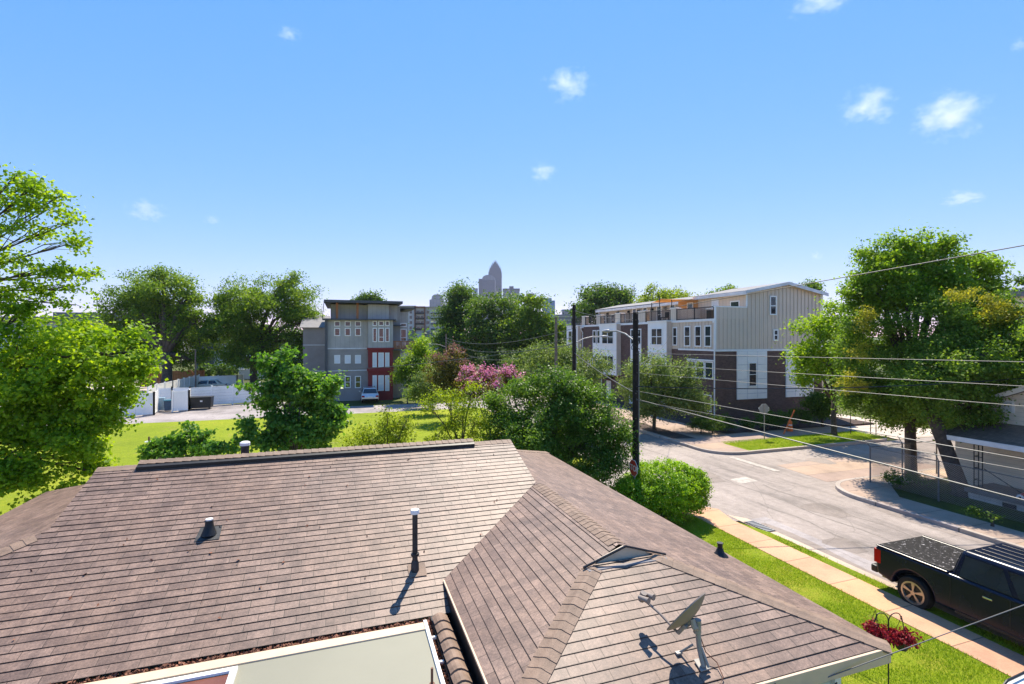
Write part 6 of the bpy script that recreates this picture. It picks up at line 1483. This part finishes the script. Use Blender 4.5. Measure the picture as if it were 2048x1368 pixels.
rb_ = tree('yard_tree', 'leaning ivy-clad tree beside the porch of the beige house', 'tree', (*tuple(atz(1922, 990, .09))[:2], .09),
     px_blobs([(1870, 665, 76, 66), (1950, 650, 66, 60), (2005, 690, 50, 66), (1900, 740, 84, 56, -1.2), (1985, 760, 46, 40), (1860, 790, 54, 44, -1.5), (1935, 815, 50, 44, -1), (1915, 845, 34, 26), (2120, 690, 90, 80, -3.2), (1990, 720, 40, 40, -2.5)], 23.6),  # unseen lobe added at far right, some pulled nearer, to shade the road
     'lf_ivy', .125, 3200, 28, .36, tr=.30, fork=4.6, surf=.55, gap=0, twigs=3, lean=(-1.0, .9))
Cy, Dy = blob_clusters(px_blobs([(1910, 585, 26, 14), (1995, 628, 34, 16), (1985, 605, 22, 14), (2030, 640, 20, 18), (1960, 640, 24, 16)], 22.4), 150, .7); Pq, Nq = spray(Cy, Dy, 22, .26); leaf_mesh('vine', Pq, Nq, .10, M['lf_yellow'], rb_, .6)
tree('street_tree', 'bright green tree hiding the right end of the brick end wall', 'tree', base_at(1668, 35.6, .1),
     px_blobs([(1640, 670, 46, 44), (1612, 705, 38, 30), (1690, 630, 44, 36), (1660, 725, 60, 36), (1610, 760, 24, 16), (1690, 760, 40, 30), (1720, 690, 40, 50)], 35), 'lf_maple', .20, 620, 28, .55, tr=.19, fork=2.7, surf=.55, gap=1.0, twigs=4)
tree('small_dark_tree', 'small dark tree under the bright tree at the end of the brick wall', 'tree', base_at(1645, 39, .1), px_blobs([(1645, 808, 30, 24), (1625, 800, 18, 16)], 39), 'lf_dark', .18, 200, 24, .4, tr=.10, fork=1.2, surf=.6)
for px, lb in ((1701, 'thin staked sapling left of the pair on the grass point'), (1741, 'left sapling of the close pair on the grass point'), (1752, 'right sapling of the close pair on the grass point')):
    p = atz(px, 868, .1); tree('sapling', lb, 'sapling', (p.x, p.y, .1), [((p.x, p.y, 2.5), .5, .5, .8)], 'lf_yard', .12, 40, 20, .25, tr=.03, fork=1.6, twigs=2)
tree('conifer', 'dark conifer tip at the right edge behind the pale house', 'tree', base_at(2040, 62), px_blobs([(2042, 570, 9, 14), (2038, 592, 16, 16), (2036, 615, 22, 18)], 62), 'lf_dark', .25, 170, 22, .5, tr=.2, limbs=False)
for (lb, px, Y, bl, lm, lf) in (
    ('light rounded shrub tree right of the orange balcony', 850, 56, [(850, 692, 18, 18), (845, 720, 30, 24), (862, 735, 24, 22)], 'lf_maple', .2),
    ('green multi-stemmed tree at the right corner of the grey apartment building', 815, 54, [(812, 735, 26, 22), (830, 755, 28, 24), (800, 745, 16, 16), (835, 725, 20, 18)], 'lf_elm', .2),
    ('pale blossoming shrub beside the lane in front of the crape myrtles', 865, 46, [(855, 760, 24, 20), (870, 785, 30, 18), (835, 780, 18, 16)], 'lf_olive', .16),
    ('low bright bush at the lane corner beside the parked silver hatchback', 850, 50, [(830, 785, 16, 12), (850, 792, 18, 9)], 'lf_elm', .16)):
    tree('shrub_tree', lb, 'tree', base_at(px, Y), px_blobs(bl, Y), lm, lf, 300, 24, .42, tr=.07, fork=1.6, surf=.5, twigs=3)
def bush(label, c, rx, ry, rz, lm='lf_dark', leaf=.09, k=220):
    return tree('bush', label, 'bush', (c[0], c[1], c[2]), [((c[0], c[1], c[2] + rz * .9), rx, ry, rz)], lm, leaf, k, 22, .18, tr=.05, fork=c[2] + .3, surf=.8, twigs=3)
for i, (px, py) in enumerate(((1402, 868), (1425, 866), (1446, 862))):
    p = atz(px, py, .1); bush(('left', 'middle', 'right')[i] + ' of three dark bushes at the townhouse corner', p, .8, .8, .62)
for i, (px, py) in enumerate(((1505, 862), (1535, 858), (1556, 856), (1600, 854))):
    p = atz(px, py, .1); bush(('first', 'second', 'third', 'fourth')[i] + ' dark bush from the left along the brick end wall', p, .85, .8, .75 if i else .45, 'lf_dark')
p = atz(1800, 975, .1); bush('straggly dark bush at the foot of the yard tree by the fence', p, .9, .7, .4, 'lf_dark', .09, 150)
p = atz(1985, 1052, .1); bush('low dark shrub in the yard in front of the porch base', p, .6, .6, .3, 'lf_dark', .09, 100)
for i, px in enumerate((60, 160, 222, 420, 470)):
    p = base_at(px, 74 + 3 * i); bush(('first', 'second', 'third', 'fourth', 'fifth')[i] + ' dark thicket from the left beneath the elms', (p[0], p[1], 0), 3.2, 2.2, 1.6, 'lf_dark', .3, 260)
# far-off woods
Cw = []; 
for i in range(900):
    y = rng.uniform(150, 420); x = rng.uniform(-0.75, 1.15) * y
    a = x / y
    h = rng.uniform(3, 9) if -0.26 < (x * CC - y * SS) / (x * SS + y * CC) < 0.2 else rng.uniform(3, 12)
    Cw.append((x, y, h))
Cw = np.array(Cw); Dw = rng.normal(size=Cw.shape); Dw /= np.linalg.norm(Dw, axis=1, keepdims=True)
Pw, Nw = spray(Cw, Dw, 30, 4.0, .7); ok = Pw[:, 2] > 0
o = leaf_mesh('treeline', Pw[ok], Nw[ok], 1.3, M['lf_dark'], None, .7); tag(o, 'far-off wooded skyline between the buildings', None, None, 'stuff')
# grass blades on the near lawn
def blades(name, xs, ys, n, h, z, keep=None):
    x = rng.uniform(xs[0], xs[1], n); y = rng.uniform(ys[0], ys[1], n)
    if keep is not None: k = keep(x, y); x, y = x[k], y[k]
    n = len(x); th = rng.uniform(0, 6.28, n); hh = h * rng.uniform(.5, 1.3, n); w = .007
    lx, ly = rng.normal(0, .4, n) * hh, rng.normal(0, .4, n) * hh
    v = np.empty((n, 3, 3)); v[:, 0] = np.stack([x - w * np.cos(th), y - w * np.sin(th), np.full(n, z)], 1); v[:, 1] = np.stack([x + w * np.cos(th), y + w * np.sin(th), np.full(n, z)], 1); v[:, 2] = np.stack([x + lx, y + ly, z + hh], 1)
    me = bpy.data.meshes.new(name); me.vertices.add(n * 3); me.vertices.foreach_set('co', v.astype(np.float32).ravel()); me.loops.add(n * 3); me.loops.foreach_set('vertex_index', np.arange(n * 3, dtype=np.int32))
    me.polygons.add(n); me.polygons.foreach_set('loop_start', np.arange(0, n * 3, 3, dtype=np.int32)); me.polygons.foreach_set('loop_total', np.full(n, 3, dtype=np.int32)); me.materials.append(M['lf_blade']); me.update(calc_edges=True)
    o = bpy.data.objects.new(name, me); COL.objects.link(o); tag(o, 'short bright grass blades on the lawn by the sidewalk', None, None, 'stuff'); return o
blades('grass', (5.8, 13.03), (2.5, 16.1), 150000, .055, .028, lambda x, y: ((np.sin(x * 3.1 + y * 1.7) + np.sin(x * 1.3 - y * 2.9) + rng.normal(0, .6, len(x))) > -.9))
blades('grass', (14.08, 14.52), (3, 14.2), 6000, .06, .032, lambda x, y: np.sin(y * 2.1) + rng.normal(0, .5, len(x)) > -.3)
blades('grass', (23.7, 36.0), (24.4, 27.0), 20000, .09, .09)
# ================================================================== CLOUDS
def cloudmat():
    m = bpy.data.materials.new('cloud_vapour'); m.use_nodes = True; nt = m.node_tree; nt.nodes.remove(nt.nodes['Principled BSDF'])
    v = N(nt, 'ShaderNodeVolumePrincipled'); v.inputs['Color'].default_value = (1, 1, 1, 1); v.inputs['Anisotropy'].default_value = 0.3
    tc = N(nt, 'ShaderNodeTexCoord'); g = tc.outputs['Object']
    ln = N(nt, 'ShaderNodeVectorMath', operation='LENGTH'); nt.links.new(g, ln.inputs[0])
    oi = N(nt, 'ShaderNodeObjectInfo')
    off = N(nt, 'ShaderNodeVectorMath', operation='ADD'); nt.links.new(g, off.inputs[0])
    cx = N(nt, 'ShaderNodeCombineXYZ'); r_ = math_n(nt, 'MULTIPLY', oi.outputs['Random'], 50.0)
    for k in range(3): nt.links.new(r_, cx.inputs[k])
    nt.links.new(cx.outputs[0], off.inputs[1])
    n1 = noise(nt, off.outputs[0], 2.3, 9, 0.66)
    d = math_n(nt, 'SUBTRACT', math_n(nt, 'MULTIPLY', n1, 3.4), math_n(nt, 'ADD', math_n(nt, 'MULTIPLY', ln.outputs['Value'], 1.25), 0.92))
    d = N(nt, 'ShaderNodeClamp').outputs[0] if False else math_n(nt, 'MAXIMUM', d, 0.0)
    nt.links.new(math_n(nt, 'MULTIPLY', d, 0.0050), v.inputs['Density'])
    nt.links.new(v.outputs[0], nt.nodes['Material Output'].inputs['Volume']); return m
CM = cloudmat()
def cloud(label, px, py, hw, hh):
    Y = 3200; c = atY(px, py, Y); b = MB()
    bm = bmesh.new(); bmesh.ops.create_icosphere(bm, subdivisions=3, radius=1.0); me = bpy.data.meshes.new('cloud'); bm.to_mesh(me); bm.free(); me.materials.append(CM)
    o = bpy.data.objects.new('cloud', me); COL.objects.link(o); o.location = c; o.scale = (hw * Y / F, hw * Y / F * .8, hh * Y / F); o.rotation_euler = (0, 0, -PSI)
    tag(o, label, 'cloud', 'small clouds in the blue sky'); return o
for a in (('upper middle small puffy cloud with a slanting left end', 1137, 168, 62, 40), ('brightest puffy cloud at the upper right, left of a pair', 1738, 212, 68, 46), ('larger ragged cloud at the upper right, right of a pair', 1898, 230, 90, 58),
          ('faint small cloud low in the middle of the sky', 1085, 345, 38, 28), ('thin flat cloud at the right above the yard trees', 1928, 396, 54, 20), ('faint square-ish cloud at the left above the elm', 292, 422, 48, 28), ('tiny wisp near the top left of the sky', 578, 68, 32, 18), ('thin wisp cut by the top edge of the sky', 1640, 2, 80, 22), ('tiny faint wisp right of the square-ish cloud above the elm', 425, 440, 22, 14), ('tiny wisp at the right edge high in the sky', 2038, 90, 22, 18), ('faint speck of cloud left of the tall yard tree', 1632, 512, 18, 16)): cloud(*a)
# ================================================================== AIR, LIGHT, CAMERA
hz = MB().box(-2300, 2300, -60, 2150, -3.0, 290).build('haze', bpy.data.materials.new('haze_air')); tag(hz, 'thin blue summer haze', None, None, 'stuff')
hm = hz.data.materials[0]; hm.use_nodes = True; nt = hm.node_tree; nt.nodes.remove(nt.nodes['Principled BSDF'])
v = N(nt, 'ShaderNodeVolumePrincipled'); v.inputs['Color'].default_value = (.72, .80, 1, 1); v.inputs['Density'].default_value = 0.00008; v.inputs['Anisotropy'].default_value = 0.2
nt.links.new(v.outputs[0], nt.nodes['Material Output'].inputs['Volume'])
sd_ = Vector((.374, .643, 1.162)).normalized()
sl_ = bpy.data.lights.new('sun', 'SUN'); sl_.energy = 4.6; sl_.angle = R(0.53); sl_.color = (1.0, .91, .76)
so = bpy.data.objects.new('sun', sl_); COL.objects.link(so); so.rotation_euler = sd_.to_track_quat('Z', 'Y').to_euler(); so.location = (0, 0, 500)
w = bpy.data.worlds.new('World'); scene.world = w; w.use_nodes = True; nt = w.node_tree
sk = N(nt, 'ShaderNodeTexSky', sky_type='NISHITA'); sk.sun_disc = False; sk.sun_elevation = math.asin(sd_.z); sk.sun_rotation = math.atan2(sd_.x, sd_.y)
sk.altitude = 200; sk.air_density = 0.6; sk.dust_density = 0.0; sk.ozone_density = 4.0
sp = N(nt, 'ShaderNodeSeparateColor'); nt.links.new(sk.outputs[0], sp.inputs[0]); cb = N(nt, 'ShaderNodeCombineColor')
for k, (g_, a_) in enumerate(((1.12, 1.22), (.54, 2.25), (.20, 5.20))):
    nt.links.new(math_n(nt, 'MULTIPLY', math_n(nt, 'POWER', sp.outputs[k], g_), a_), cb.inputs[k])
bg = nt.nodes['Background']; nt.links.new(cb.outputs[0], bg.inputs['Color']); bg.inputs['Strength'].default_value = 0.081
cam = bpy.data.cameras.new('camera'); co = bpy.data.objects.new('camera', cam); COL.objects.link(co); scene.camera = co
co.location = (0, 0, H); co.rotation_euler = (R(90), 0, -PSI); cam.sensor_width = 36; cam.lens = F / 2048 * 36; cam.shift_y = -(684 - HY) / 2048; cam.clip_start = .05; cam.clip_end = 9000
scene.view_settings.view_transform = 'Standard'; scene.view_settings.look = 'None'; scene.view_settings.gamma = 1; scene.view_settings.exposure = 0.95
scene.cycles.max_bounces = 7; scene.cycles.diffuse_bounces = 3; scene.cycles.glossy_bounces = 3; scene.cycles.transmission_bounces = 5; scene.cycles.transparent_max_bounces = 8; scene.cycles.volume_bounces = 2
scene.cycles.sample_clamp_indirect = 6; scene.cycles.use_denoising = True
